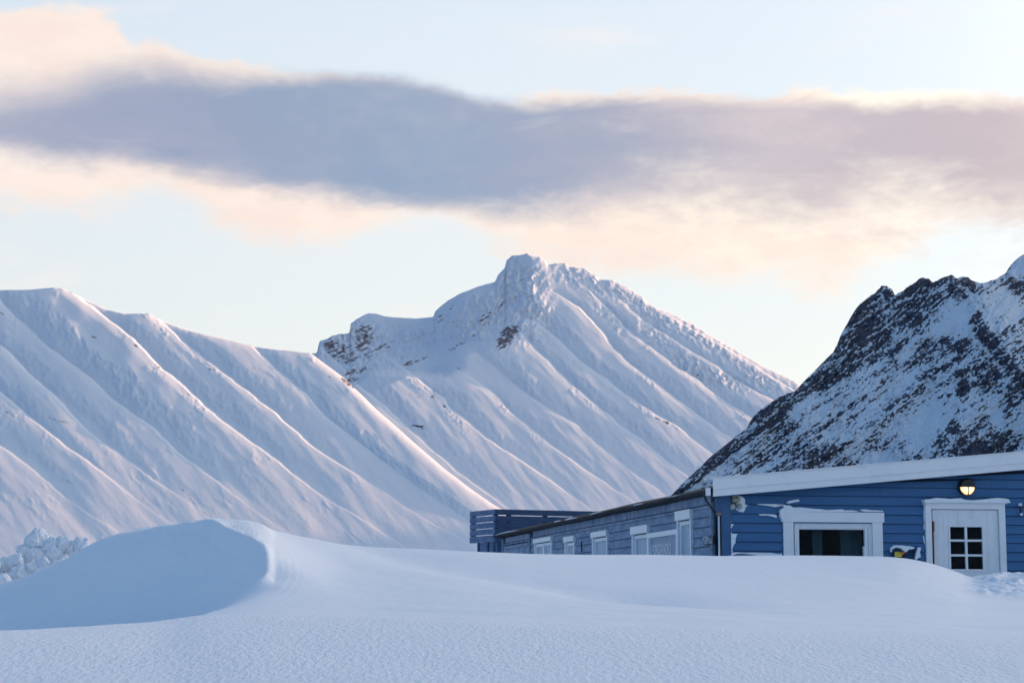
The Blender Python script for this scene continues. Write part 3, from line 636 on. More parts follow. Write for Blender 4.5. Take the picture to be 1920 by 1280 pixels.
# ------------------------------------------------------------------ building geometry in its own frame
# local x runs along the door front, local y along the long side wall (away), z up; z = 0 is 0.9 m below eye level
YAW = R(10.0); ZB = -0.9
_a, _b = raydir(1342, 915); CX, CY = _a*27.0, 27.0
def FR(x, y, off=0.0):
    """photo pixel -> (along, up) on the front, `off` metres in front of it"""
    a, b = raydir(x, y); w = YAW
    cx = CX+off*math.sin(w); cy = CY-off*math.cos(w)
    s = (a*cy-cx)/(math.cos(w)-a*math.sin(w)); D = cy+s*math.sin(w)
    return s, b*D-ZB
def SD(x, y, off=0.0):
    """photo pixel -> (along, up) on the side wall, `off` metres outside it"""
    a, b = raydir(x, y); w = YAW
    cx = CX-off*math.cos(w); cy = CY-off*math.sin(w)
    t = (a*cy-cx)/(-math.sin(w)-a*math.cos(w)); D = cy+t*math.cos(w)
    return t, b*D-ZB

class MB:
    def __init__(s): s.v = []; s.f = []
    def box(s, x0, x1, y0, y1, z0, z1):
        n = len(s.v); s.v += [(x, y, z) for z in (z0, z1) for y in (y0, y1) for x in (x0, x1)]
        s.f += [tuple(n+i for i in q) for q in ((0, 2, 3, 1), (4, 5, 7, 6), (0, 1, 5, 4), (2, 6, 7, 3), (0, 4, 6, 2), (1, 3, 7, 5))]
        return s
    def hexa(s, pts):
        n = len(s.v); s.v += list(pts)
        s.f += [tuple(n+i for i in q) for q in ((0, 2, 3, 1), (4, 5, 7, 6), (0, 1, 5, 4), (2, 6, 7, 3), (0, 4, 6, 2), (1, 3, 7, 5))]
        return s
    def prism(s, poly, fn0, fn1):
        """poly of 2-D points, mapped to 3-D by fn0 (front) and fn1 (back)"""
        n = len(s.v); k = len(poly); s.v += [fn0(*p) for p in poly]+[fn1(*p) for p in poly]
        s.f.append(tuple(range(n, n+k))); s.f.append(tuple(range(n+2*k-1, n+k-1, -1)))
        for i in range(k):
            j = (i+1) % k; s.f.append((n+i, n+k+i, n+k+j, n+j))
        return s
    def tube(s, pts, r, seg=8):
        n0 = len(s.v)
        for i, p in enumerate(pts):
            p = Vector(p); q = Vector(pts[min(i+1, len(pts)-1)])-Vector(pts[max(i-1, 0)]); q.normalize()
            u = q.cross(Vector((.3, .2, 1))).normalized(); w = q.cross(u).normalized()
            for k in range(seg):
                an = 2*math.pi*k/seg; s.v.append(tuple(p+(u*math.cos(an)+w*math.sin(an))*r))
        for i in range(len(pts)-1):
            for k in range(seg):
                a = n0+i*seg+k; b = n0+i*seg+(k+1) % seg; s.f.append((a, b, b+seg, a+seg))
        s.f.append(tuple(range(n0+seg-1, n0-1, -1))); s.f.append(tuple(range(n0+(len(pts)-1)*seg, n0+len(pts)*seg)))
        return s
    def build(s, name, mat, parent=None, bevel=0.0, smooth=False):
        me = bpy.data.meshes.new(name); me.from_pydata([tuple(v) for v in s.v], [], s.f)
        bm = bmesh.new(); bm.from_mesh(me); bmesh.ops.recalc_face_normals(bm, faces=bm.faces)
        if bevel: bmesh.ops.bevel(bm, geom=list(bm.edges), offset=bevel, segments=2, affect='EDGES', profile=.6, clamp_overlap=True)
        bm.to_mesh(me); bm.free(); me.materials.append(mat)
        if smooth: me.polygons.foreach_set('use_smooth', [True]*len(me.polygons))
        return link(bpy.data.objects.new(name, me), parent)

house = tag(empty('blue_house', (CX, CY, ZB), YAW), 'long low blue timber house with white roof trim, half buried in snow', 'house')
def on_house(name, s, y, z):
    """an Empty of its own, standing at a point of the house's frame"""
    p = Matrix.Rotation(YAW, 4, 'Z') @ Vector((s, y, z)); return empty(name, (CX+p.x, CY+p.y, ZB+p.z), YAW)

def settle(o):
    """a thing modelled in the house's frame: give it its own origin at its base and set it in the world"""
    me = o.data; cs = [v.co for v in me.vertices]
    c = Vector(((min(v.x for v in cs)+max(v.x for v in cs))/2, (min(v.y for v in cs)+max(v.y for v in cs))/2, min(v.z for v in cs)))
    me.transform(Matrix.Translation(-c)); p = Matrix.Rotation(YAW, 4, 'Z') @ c
    o.location = (CX+p.x, CY+p.y, ZB+p.z); o.rotation_euler = (0, 0, YAW); return o
S_END = 9.0; T_END = SD(944, 1000)[0]
zf0 = FR(1342, 897, .26)[1]; s0_ = FR(1342, 897, .26)[0]; s1_, zf1 = FR(1920, 848, .26)
RS = (zf1-zf0)/(s1_-s0_)                       # roof slope
def rooftop(s): return zf0+RS*(s-s0_)
ze0 = SD(1330, 917, .16)[1]
# openings
W0 = FR(1489, 985, .0); W1 = FR(1637, 1045, .0)
wS0, wS1, wZ1 = W0[0], W1[0], FR(1560, 983)[1]
wZ0 = wZ1-.95
dS0 = FR(1748, 960)[0]; dS1 = FR(1876, 960)[0]; dZ1 = FR(1800, 955)[1]; dZ0 = dZ1-2.02
def cells(a0, a1, z0, z1, holes):
    holes = [(max(a0, h[0]), min(a1, h[1]), h[2], h[3]) for h in holes if h[0] < a1 and h[1] > a0]
    A = sorted(set([a0, a1]+[h[0] for h in holes]+[h[1] for h in holes])); out = []
    for i in range(len(A)-1):
        m = (A[i]+A[i+1])/2; hs = sorted([(h[2], h[3]) for h in holes if h[0] < m < h[1]]); z = z0
        for h in hs:
            if h[0] > z: out.append((A[i], A[i+1], z, h[0]))
            z = h[1]
        if z < z1: out.append((A[i], A[i+1], z, z1))
    return out
fholes = [(wS0, wS1, wZ0, wZ1), (dS0, dS1, dZ0, dZ1)]
mb = MB()
for a, b_, z0, z1 in cells(.02, S_END, -.6, 90, fholes):
    t0 = min(z1, rooftop(a)-.16); t1 = min(z1, rooftop(b_)-.16)
    mb.hexa([(a, .02, z0), (b_, .02, z0), (a, .14, z0), (b_, .14, z0), (a, .02, t0), (b_, .02, t1), (a, .14, t0), (b_, .14, t1)])
mb.build('front_wall', M['gap'], house)
def clap(name, mat, a0, a1, zref, pitch, zmin, zmax, holes, topfn, place, parent, thick=.030):
    """overlapping horizontal boards; each one leans out at its foot"""
    mb = MB(); k0 = int(math.floor((zmin-zref)/pitch)); k1 = int(math.ceil((zmax-zref)/pitch))
    for k in range(k0, k1):
        z0 = zref+k*pitch+.0065; z1 = zref+(k+1)*pitch-.001
        segs = [(a0, a1)]
        for h in holes:
            if h[2] < z1 and h[3] > z0:
                if h[3] < z1-.004 and h[3] < topfn(h[0])-.01:
                    zt_ = min(z1, topfn(h[0])); o_ = thick-(thick-.008)*(h[3]-z0)/(z1-z0)
                    mb.hexa([place(h[0]-.002, o_, h[3]), place(h[1]+.002, o_, h[3]), place(h[0]-.002, .0, h[3]), place(h[1]+.002, .0, h[3]), place(h[0]-.002, .007, zt_), place(h[1]+.002, .007, zt_), place(h[0]-.002, .0, zt_), place(h[1]+.002, .0, zt_)])
                ns = []
                for a, b in segs:
                    if h[1] <= a or h[0] >= b: ns.append((a, b)); continue
                    if h[0] > a: ns.append((a, h[0]))
                    if h[1] < b: ns.append((h[1], b))
                segs = ns
        cut = []
        for a, b in segs:                                    # butt joints here and there
            x = a
            L_ = b-a
            if L_ > 2.2:
                j = a+(.25+.5*random.random())*L_
                cut += [(a, j-.0015), (j+.0015, b)]
            else: cut.append((a, b))
        for a, b in cut:
            n = max(1, int((b-a)/.8))
            for i in range(1):
                ta = min(z1, topfn(a)); tb = min(z1, topfn(b))
                if max(ta, tb) <= z0+.01: continue
                if ta <= z0+.004:                             # the board runs out under the sloping roof
                    a = a+(b-a)*(z0+.006-ta)/max(1e-6, tb-ta) if tb > ta else a; ta = z0+.005
                lo_ = thick+.002*random.random()
                mb.hexa([place(a, lo_, z0), place(b, lo_, z0), place(a, .0, z0), place(b, .0, z0), place(a, .008, ta), place(b, .008, tb), place(a, .0, ta), place(b, .0, tb)])
    return mb.build(name, mat, parent)
zr = FR(1439, 998, .03)[1]; pf = (FR(1439, 928.5, .03)[1]-zr)/4.0
PF = lambda a, o, z: (a, .018-o, z)
casW = (FR(1470, 1000, .05)[0], FR(1656, 1000, .05)[0]); casD = (FR(1737, 1000, .05)[0], FR(1887, 1000, .05)[0])
clap('siding', M['blue'], .10, S_END, zr, pf, -.6, 3.6, [(wS0-.02, wS1+.02, wZ0, wZ1), (dS0-.02, dS1+.02, dZ0-.5, dZ1)], lambda s: rooftop(s)-.10, PF, house)
c0 = FR(1352, 950, .03)[0]; c1 = FR(1370, 950, .03)[0]
MB().box(c0, c1, -.034, .02, -.6, rooftop(c0)-.12).build('corner_board', M['blue_edge'], house, .003)
# white stepped fascia along the front edge of the roof
def sbox(mb, a0, a1, y0, y1, lo, hi):
    return mb.hexa([(a0, y0, rooftop(a0)+lo), (a1, y0, rooftop(a1)+lo), (a0, y1, rooftop(a0)+lo), (a1, y1, rooftop(a1)+lo), (a0, y0, rooftop(a0)+hi), (a1, y0, rooftop(a1)+hi), (a0, y1, rooftop(a0)+hi), (a1, y1, rooftop(a1)+hi)])
fa = FR(1337.5, 915, .26)[0]
fh = zf0-FR(1342, 930, .26)[1]
mb = sbox(MB(), fa, S_END, -.262, -.238, -fh*.62, 0); mb.build('roof_trim', M['white'], house, .003)
mb = sbox(MB(), fa+.004, S_END, -.238, -.218, -fh, -fh*.60); mb.build('roof_trim', M['white'], house, .003)
sbox(MB(), fa-.015, S_END, -.275, -.20, .001, .022).build('roof_edge_flashing', M['white_soft'], house, .003)
sbox(MB(), fa+.03, S_END, -.217, .02, -fh*.75, -fh*.70).build('soffit', M['white_soft'], house)
# roof slab: front part, then long roof running back, its eave dipping a little and uneven
def eave_z(t): return ze0+.005*math.sin(t*1.3)
mb = MB(); NB = 60; n0 = len(mb.v); seq = [i*(T_END+.5)/NB for i in range(NB+1)]
rs2 = .055
e_prof = [(-.17, -.050), (-.17, -.012), (-.14, .006), (.3, rooftop(.3)-ze0-.045), (8.9, rooftop(8.9)-ze0-.045), (8.9, rooftop(8.9)-ze0-.14), (.0, -.06)]
for t in seq:
    j = .010*random.random()
    for (dx_, dz_) in e_prof: mb.v.append((dx_-(j if dx_ < 0 else 0), t-.19, eave_z(t)+dz_+(j*.6 if dx_ < 0 else 0)))
k = len(e_prof)
for i in range(NB):
    for q in range(k):
        a = n0+i*k+q; b_ = n0+i*k+(q+1) % k; mb.f.append((a, b_, b_+k, a+k))
mb.f.append(tuple(range(n0, n0+k))); mb.f.append(tuple(range(n0+NB*k+k-1, n0+NB*k-1, -1)))
mb.build('roof', M['tar'], house)
# crusts of snow left along the dark eave
for (xa, xb, h, where) in ((940, 990, .016, 'farthest and longest crust of snow on the dark side eave, by the slatted terrace'), (1056, 1068, .018, 'short second crust of snow from the far end of the dark side eave'), (1076, 1098, .022, 'plump third crust of snow from the far end of the dark side eave'), (1124, 1146, .016, 'thin snow crust on the side eave near the middle of the roof edge'), (1208, 1226, .012, 'faint snow crust on the side eave above the lettered pane'), (1272, 1296, .010, 'nearest thin snow crust on the side eave above the nearest side window')):
    ta = SD(xa, 980)[0]; tb = SD(xb, 980)[0]; n = 14; top = []; 
    pts = []
    for i in range(n+1):
        u = i/n; t = ta+(tb-ta)*u; hh = h*(math.sin(math.pi*min(1, max(0, u)))**.6)*(.6+.5*random.random())
        pts.append((t, hh))
    poly = [(p[0], 0) for p in pts]+[(p[0], p[1]) for p in reversed(pts[1:-1])]
    o = MB().prism(poly, lambda t, h: (-.178, t, eave_z(t)+.002+h), lambda t, h: (-.10, t, eave_z(t)+.006+h*.8)).build('snow_crust', M['snow'])
    tag(settle(o), where, 'snow crust', 'snow crusts along the side eave')

# ---- side wall
PS = lambda a, o, z: (-o, a, z)
def bx(mb, o0, o1, t0, t1, z0, z1): return mb.box(-o1, -o0, t0, t1, z0, z1)
SW = []   # windows: x left, x right, header top y (right end), header bottom y (right end), kind
for xl, xr, yt, yh, kind in ((1001.2, 1033.5, 1004.8, 1013.0, 'twin'), (1058.3, 1076, 1003.4, 1013.5, 'one'), (1109.5, 1137.6, 993.0, 1003.5, 'one'), (1184, 1214.4, 982.6, 997.5, 'one'), (1268.4, 1295.4, 953.4, 971.5, 'one')):
    ta = SD(xr, 1000, .05)[0]; tb = SD(xl, 1000, .05)[0]; zt = SD(xr, yt, .05)[1]; zh = SD(xr, yh, .05)[1]
    SW.append((ta, tb, zt, zh, kind))
pa = SW[4][1]; pb = SW[3][0]; pz = SD(1268, 991.5, .04)[1]
sholes = [(a+.06, b-.06, zt-1.35, zh-.02) for a, b, zt, zh, k in SW]+[(pa, pb, pz-1.4, pz-.05)]
mb = MB()
for a, b, z0, z1 in cells(.0, T_END, -.6, ze0-.07, sholes): mb.box(.0, .10, a, b, z0, z1)
mb.build('side_wall', M['gap'], house)
zt_trim = SD(1338, 943, .03)[1]; zs = SD(1317.5, 988.6, .03)[1]; ps = (SD(1317.5, 970.4, .03)[1]-SD(1317.5, 1025.5, .03)[1])/3.0
far_t = SD(1001, 1000)[0]+.25
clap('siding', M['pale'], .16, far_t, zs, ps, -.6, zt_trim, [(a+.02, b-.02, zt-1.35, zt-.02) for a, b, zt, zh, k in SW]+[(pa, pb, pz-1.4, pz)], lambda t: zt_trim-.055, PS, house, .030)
# wide frieze boards under the eave, with butt joints, and the slim moulding below them
mb = MB(); t = .16
for L_ in (1.25, 2.4, 2.4, 2.35, 1.9, 2.3, 1.4):
    t2 = min(t+L_, far_t-.3); 
    if t2 > t+.05: mb.hexa([PS(t+.003, .036, zt_trim), PS(t2-.003, .038, zt_trim), PS(t+.003, .0, zt_trim), PS(t2-.003, .0, zt_trim), PS(t+.003, .030, eave_z(t)-.052), PS(t2-.003, .030, eave_z(t2)-.052), PS(t+.003, 0, eave_z(t)-.052), PS(t2-.003, 0, eave_z(t2)-.052)])
    t = t2
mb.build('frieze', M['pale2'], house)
mb = MB(); bx(mb, 0, .026, .17, far_t-.1, zt_trim-.052, zt_trim-.012); mb.build('moulding', M['pale'], house, .003)
mb = MB(); bx(mb, .0, .045, .085, .155, -.6, zt_trim+.02); mb.build('corner_board', M['pale'], house, .003)
# boarded lean-to end bay beyond the far window
mb = MB(); z9 = SD(1000, 1010, .03)[1]
e1 = T_END-.15
bx(mb, .0, .03, far_t, e1, z9-.02, eave_z(T_END)-.20); bx(mb, .0, .045, far_t, far_t+.10, -.6, eave_z(T_END)-.10)
bx(mb, .0, .045, e1, e1+.12, -.6, eave_z(T_END)-.10); bx(mb, .0, .018, far_t+.1, e1, -.6, z9-.04)
bx(mb, .0, .050, far_t+.18, e1-.25, z9-.11, z9-.06); bx(mb, .0, .032, far_t+.1, e1-.3, eave_z(T_END)-.185, eave_z(T_END)-.075)
mb.build('end_bay_boards', M['pale2'], house, .003)
MB().box(.0, 3.2, T_END-.03, T_END, -.6, ze0-.08).build('end_wall', M['slat'], house)

def ring(mb, a0, a1, z0, z1, w, o0, o1, fn, wt=None, bottom=True):
    wt = wt or w
    def bb(a, b, c, d):
        mb.hexa([fn(a, o1, c), fn(b, o1, c), fn(a, o0, c), fn(b, o0, c), fn(a, o1, d), fn(b, o1, d), fn(a, o0, d), fn(b, o0, d)])
    bb(a0, a0+w, z0, z1); bb(a1-w, a1, z0, z1); bb(a0+w, a1-w, z1-wt, z1)
    if bottom: bb(a0+w, a1-w, z0, z0+w)
    return mb
def plate(name, a0, a1, z0, z1, o0, o1, fn, mat, parent, bevel=0.0):
    mb = MB(); mb.hexa([fn(a0, o1, z0), fn(a1, o1, z0), fn(a0, o0, z0), fn(a1, o0, z0), fn(a0, o1, z1), fn(a1, o1, z1), fn(a0, o0, z1), fn(a1, o0, z1)])
    return mb.build(name, mat, parent, bevel)
for i, (a, b, zt, zh, kind) in enumerate(SW):
    zb = zt-1.4; cw = .105
    mb = ring(MB(), a, b, zb, zh, cw*.62, -.02, .050, PS, .001, False)
    win = mb.build('window', M['white_soft'], house, .003)
    plate('header', a-.02, b+.02, zh, zt, .0, .072, PS, M['white'], win, .003)
    ia, ib = a+cw*.62, b-cw*.62
    ring(MB(), ia+.012, ib-.012, zb+.02, zh-.018, .055, -.03, .022, PS).build('frame', M['white_soft'], win, .003)
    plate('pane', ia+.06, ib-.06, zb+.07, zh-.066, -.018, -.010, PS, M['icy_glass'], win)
    if kind == 'twin': plate('mullion', (ia+ib)/2-.05, (ia+ib)/2+.06, zb+.02, zh-.02, -.018, .034, PS, M['white_soft'], win, .003)
# fixed pane with white lettering between two windows
win = ring(MB(), pa+.002, pb-.002, pz-1.35, pz, .045, -.02, .052, PS, .075).build('window', M['white'], house, .003)
win['label'] = 'wide fixed pane with white lettering across it'
mid = (pa+pb)/2+.1
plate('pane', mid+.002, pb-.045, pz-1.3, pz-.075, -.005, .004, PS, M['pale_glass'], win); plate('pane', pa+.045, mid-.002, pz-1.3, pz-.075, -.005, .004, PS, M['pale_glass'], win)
def text_mesh(name, body, size, width, mat, parent, loc, rot, depth=.002):
    cu = bpy.data.curves.new(name, 'FONT'); cu.body = body; cu.size = size; cu.extrude = depth; cu.align_x = 'LEFT'
    tmp = bpy.data.objects.new('tmp', cu); COL.objects.link(tmp)
    dg = bpy.context.evaluated_depsgraph_get(); me = bpy.data.meshes.new_from_object(tmp.evaluated_get(dg)); bpy.data.objects.remove(tmp); bpy.data.curves.remove(cu)
    w = max(v.co.x for v in me.vertices)-min(v.co.x for v in me.vertices)
    for v in me.vertices: v.co.x *= width/w
    me.materials.clear(); me.materials.append(mat); o = bpy.data.objects.new(name, me); o.location = loc; o.rotation_euler = rot; return link(o, parent)
tl = SD(1217.5, 1022, .01); tr_ = SD(1257, 1013, .01)
ztx = SD(1237, 1040, .01)[1]; hh = SD(1237, 1019.5, .01)[1]-ztx
text_mesh('lettering', 'ISFJORD RADIO', hh/.70, tl[0]-tr_[0], M['letter'], win, (-.008, tl[0], ztx), (R(90), 0, R(-90)))
# small weathered plaque near the corner, crusted with rime
pA = SD(1318.5, 1004, .06); pB = SD(1337, 1001.5, .06); zq0 = SD(1328, 1020.5, .06)[1]; zq1 = SD(1328, 1003, .06)[1]
def rime_plate(a0, a1, z0, z1):
    mb = MB(); n = 18; m_ = 14
    g0 = len(mb.v)
    for j in range(m_+1):
        for i in range(n+1):
            a = a0+(a1-a0)*i/n; z = z0+(z1-z0)*j/m_
            mb.v.append(PS(a, .062+.010*random.random(), z))
    for j in range(m_):
        for i in range(n):
            q = g0+j*(n+1)+i; mb.f.append((q, q+1, q+n+2, q+n+1))
    return mb
sg = plate('plaque', min(pA[0], pB[0]), max(pA[0], pB[0]), zq0, zq1, .032, .060, PS, M['gap'], None, .003)
tag(settle(sg), 'small rime-crusted plaque on the frosted side wall beside the corner', 'plaque')
def plaque_mat():
    m, g, b = pmat('rimed_plaque', (.3, .33, .38), .9)
    n = g.noise(mapped(g, objco(g), (26, 26, 26)), 1.0, 3, .6)
    g.put(b.inputs['Base Color'], g.mix(g.sstep(n, .44, .53), (.10, .11, .13, 1), (.42, .46, .54, 1))); return m
inv = sg.matrix_basis
M['plaque'] = plaque_mat()
rp = rime_plate(min(pA[0], pB[0])+.004, max(pA[0], pB[0])-.004, zq0+.006, zq1-.004).build('rimed_face', M['plaque'], None, 0, True)
rp.data.transform(Matrix.Translation((CX, CY, ZB)) @ Matrix.Rotation(YAW, 4, 'Z'))
rp.data.transform((Matrix.Translation(sg.location) @ Matrix.Rotation(YAW, 4, 'Z')).inverted()); rp.parent = sg
# thin rusty bracket with icicle between the windows
qa = SD(1091, 1020, .05); o = MB().tube([PS(qa[0], .05, SD(1091, 1013, .05)[1]), PS(qa[0], .06, SD(1091, 1018, .05)[1]), PS(qa[0], .055, SD(1091, 1026, .05)[1]), PS(qa[0]-.01, .06, SD(1091, 1034, .05)[1])], .012, 8).build('cable_bracket', M['dark_metal'], None, 0, True)
tag(settle(o), 'thin dark upright cable bracket fixed between two side windows', 'bracket')
# drainpipe and dark gap at the corner
mb = MB(); mb.tube([(-.17, -.05, ze0-.02), (-.165, -.06, ze0-.12), (-.10, -.08, ze0-.22), (-.035, -.075, ze0-.30)], .016)
pipe = tag(settle(mb.build('drainpipe', M['dark_metal'], None, 0, True)), 'black bent drainpipe running from the white-capped eave down the house corner', 'drainpipe')
xg = FR(1347, 950, .05)[0]
def add_part(root, o):
    o.data.transform(Matrix.Translation((CX, CY, ZB)) @ Matrix.Rotation(YAW, 4, 'Z'))
    o.data.transform((Matrix.Translation(root.location) @ Matrix.Rotation(root.rotation_euler.z, 4, 'Z')).inverted()); o.parent = root; return o
add_part(pipe, MB().tube([(xg+.004, -.045, ze0-.34), (xg+.004, -.045, -.6)], .013).build('downpipe', M['white_soft'], None, 0, True))
for k_ in range(5): add_part(pipe, MB().tube([(xg+.022, -.04, ze0-.45-.3*k_), (xg+.022, -.04, ze0-.60-.3*k_)], .013).build('pipe_clip', M['black'], None, 0, True))
MB().box(FR(1341.5, 950)[0], FR(1352, 950)[0], .0, .03, -.6, ze0-.10).build('corner_gap', M['gap'], house)
MB().box(FR(1344, 950, .05)[0], FR(1352.5, 950, .05)[0], -.06, -.001, ze0-.335, ze0-.30).build('pipe_cap', M['tan'], house, .003)
MB().box(FR(1341, 950, .02)[0], FR(1352, 950, .02)[0], -.03, -.001, ze0-.30, ze0-.09).build('corner_panel', M['blue_edge'], house, .003)
MB().box(-.20, -.145, -.262, -.20, ze0-.085, ze0+.02).build('eave_end_cap', M['white_soft'], house, .004)

# ---- front window
zc = FR(1560, 963, .05)[1]; zhd = FR(1560, 978.5, .05)[1]
w = ring(MB(), casW[0], casW[1], wZ0-.1, zhd, (FR(1489, 1000, .05)[0]-casW[0]), -.02, .050, PF, .001, False).build('window', M['white'], house, .004)
w['label'] = 'wide front window with dark glass half buried by the drift'
plate('header', FR(1466, 965, .06)[0], FR(1658.5, 965, .06)[0], zhd, FR(1560, 959.5, .06)[1], .0, .068, PF, M['white'], w, .004)
ring(MB(), wS0+.004, wS1-.004, wZ0, wZ1+.035, .055, -.05, .018, PF, .085).build('frame', M['white_soft'], w, .004)
ring(MB(), FR(1493, 1000)[0], FR(1628, 1000)[0], wZ0+.05, FR(1560, 989, .0)[1]+.016, .045, -.06, .003, PF, .038).build('sash', M['white'], w, .004)
gz = FR(1560, 989.5)[1]
plate('pane', FR(1495, 1000)[0]-.01, FR(1627, 1000)[0]+.01, wZ0+.08, gz+.03, -.048, -.042, PF, M['glass'], w)
# dim room behind it, with a blind rail and two curtains
MB().box(wS0-.3, wS1+.3, .92, .95, wZ0-.3, wZ1+.3).build('room_wall', M['interior'], house)
for (a_, b2) in ((wS0-.32, wS0-.30), (wS1+.30, wS1+.32)): MB().box(a_, b2, .15, .95, wZ0-.3, wZ1+.3).build('room_wall', M['interior'], house)
MB().box(wS0-.3, wS1+.3, .15, .92, wZ1+.29, wZ1+.30).build('room_wall', M['interior'], house)
MB().box(wS0-.3, wS1+.3, .15, .92, wZ0-.30, wZ0-.29).build('room_wall', M['interior'], house)
def curtain(x0, x1, label, zt):
    a0, a1 = FR(x0, 1000, -.2)[0], FR(x1, 1000, -.2)[0]; mb = MB(); n = 40
    for i in range(n+1):
        u = i/n; y = .22+.012*math.sin(u*(x1-x0)/3.4); mb.v += [(a0+(a1-a0)*u, y, wZ0-.1), (a0+(a1-a0)*u, y, zt), (a0+(a1-a0)*u, y+.004, wZ0-.1), (a0+(a1-a0)*u, y+.004, zt)]
    for i in range(n):
        q = i*4; mb.f += [(q, q+4, q+5, q+1), (q+3, q+7, q+6, q+2), (q+1, q+5, q+7, q+3)]
    tag(settle(mb.build('curtain', M['curtain'], None, 0, True)), label, 'curtain', 'curtains behind the front window')
zrail = FR(1560, 993, -.2)[1]
curtain(1524, 1541.5, 'narrow grey-green curtain left of centre behind the dark front window', zrail)
curtain(1576.5, 1616, 'wide grey-green curtain right of centre behind the dark front window', zrail)
rb = MB().box(FR(1497, 1000, -.2)[0], FR(1628, 1000, -.2)[0], .20, .235, zrail+.004, zrail+.075).build('blind_rail', M['curtain'])
tag(settle(rb), 'dim grey roller blind rail across the top of the front window', 'blind rail')

# ---- door
dcz = FR(1800, 954.0, .05)[1]
dw = FR(1748.5, 1000, .05)[0]-casD[0]
dr = ring(MB(), casD[0], casD[1], dZ0, FR(1800, 943, .05)[1], dw, -.02, .052, PF, FR(1800, 943, .05)[1]-dcz, False).build('door', M['white'], house, .004)
plate('header', casD[0]-.025, casD[1]+.025, FR(1800, 943, .06)[1], FR(1800, 940.5, .06)[1], .0, .085, PF, M['white'], dr, .003)
xs0, xs1 = FR(1750.2, 1000, .02)[0], FR(1873.5, 1000, .02)[0]
gx = [FR(x, 1000, .02)[0] for x in (1782, 1811.3, 1841)]; gw = [FR(x, 1000)[0] for x in (1781.5, 1809.5, 1813.5, 1841.5)]
gzs = [FR(1811, y)[1] for y in (1066.5, 1042.5, 1038.5, 1014.8, 1010.8, 987.5)]
seams = [FR(x, 1000, .02)[0] for x in (1770.5, 1798.6, 1825.5, 1853.5)]
mb = MB(); bounds = [xs0]+seams+[xs1]
for i in range(5):
    for a, b, z0, z1 in cells(bounds[i]+.003, bounds[i+1]-.003, dZ0, dcz-.008, [(gw[0], gw[3], gzs[0], gzs[5])]):
        mb.hexa([PF(a, .012, z0), PF(b, .012, z0), PF(a, -.03, z0), PF(b, -.03, z0), PF(a, .012, z1), PF(b, .012, z1), PF(a, -.03, z1), PF(b, -.03, z1)])
leaf = mb.build('door_leaf', M['white_soft'], dr)
mb = MB()
for a, b, z0, z1 in cells(xs0, xs1, dZ0, dcz-.008, [(gw[0], gw[3], gzs[0], gzs[5])]):
    mb.hexa([PF(a, .007, z0), PF(b, .007, z0), PF(a, -.028, z0), PF(b, -.028, z0), PF(a, .007, z1), PF(b, .007, z1), PF(a, -.028, z1), PF(b, -.028, z1)])
mb.build('door_core', M['white_soft'], dr)
mb = ring(MB(), gw[0]-.024, gw[3]+.024, gzs[0]-.024, gzs[5]+.024, .024, .0, .024, PF)
for (a, b, z0, z1) in ((gw[1], gw[2], gzs[0], gzs[5]), (gw[0], gw[3], gzs[1], gzs[2]), (gw[0], gw[3], gzs[3], gzs[4])):
    o1 = .018 if a == gw[1] else .0165
    mb.hexa([PF(a, o1, z0), PF(b, o1, z0), PF(a, -.02, z0), PF(b, -.02, z0), PF(a, o1, z1), PF(b, o1, z1), PF(a, -.02, z1), PF(b, -.02, z1)])
dwin = mb.build('door_window', M['white'], dr, .002)
plate('pane', gw[0], gw[3], gzs[0], gzs[5], -.012, -.008, PF, M['glass'], dwin)
MB().box(gw[0]-.15, gw[3]+.15, .75, .78, gzs[0]-.2, gzs[5]+.2).build('room_wall', M['interior'], house)
for (a_, b2) in ((gw[0]-.17, gw[0]-.15), (gw[3]+.15, gw[3]+.17)): MB().box(a_, b2, .15, .78, gzs[0]-.2, gzs[5]+.2).build('room_wall', M['interior'], house)
MB().box(gw[0]-.15, gw[3]+.15, .15, .75, gzs[5]+.19, gzs[5]+.2).build('room_wall', M['interior'], house)
MB().box(gw[0]-.15, gw[3]+.15, .15, .75, gzs[0]-.2, gzs[0]-.19).build('room_wall', M['interior'], house)
hz0 = FR(1749, 996)[1]; hz1 = FR(1749, 977)[1]
plate('hinge', xs0-.012, xs0+.010, hz0, hz1, .010, .058, PF, M['rust'], dr, .003)
plate('hinge', xs0-.010, xs0+.000, FR(1749, 1062)[1], hz0, .0, .0525, PF, M['rust'], dr)
plate('letterbox', FR(1862.5, 1078, .03)[0], FR(1872.5, 1078, .03)[0], FR(1867, 1082, .03)[1], FR(1867, 1076.5, .03)[1], .012, .050, PF, M['black'], dr, .006)

# ---- things fixed to the front
# round bulkhead lamp above the door
lc = FR(1814.5, 912.5, .08); LR = 16.2/FPX*math.hypot(27.6, 0)
lamp = tag(on_house('wall_lamp', lc[0], -.012, lc[1]), 'round black bulkhead lamp glowing warm above the white door', 'wall lamp')
def disc(mb, r0, r1, y0, y1, a0=0, a1=2*math.pi, n=48, inner=None):
    n0 = len(mb.v)
    pts = [(math.cos(a0+(a1-a0)*i/n), math.sin(a0+(a1-a0)*i/n)) for i in range(n+1)]
    poly = [(p[0], p[1]) for p in pts]
    return poly
def solid(poly_front, poly_back, yf, yb):
    mb = MB(); k = len(poly_front); mb.v = [(p[0], yf, p[1]) for p in poly_front]+[(p[0], yb, p[1]) for p in poly_back]
    mb.f = [tuple(range(k)), tuple(range(2*k-1, k-1, -1))]+[(i, k+i, k+(i+1) % k, (i+1) % k) for i in range(k)]; return mb
cir = lambda r, n=48, c=(0, 0): [(c[0]+r*math.cos(2*math.pi*i/n), c[1]+r*math.sin(2*math.pi*i/n)) for i in range(n)]
solid(cir(LR), cir(LR*1.02), -.055, .0).build('housing', M['black'], lamp, .004)
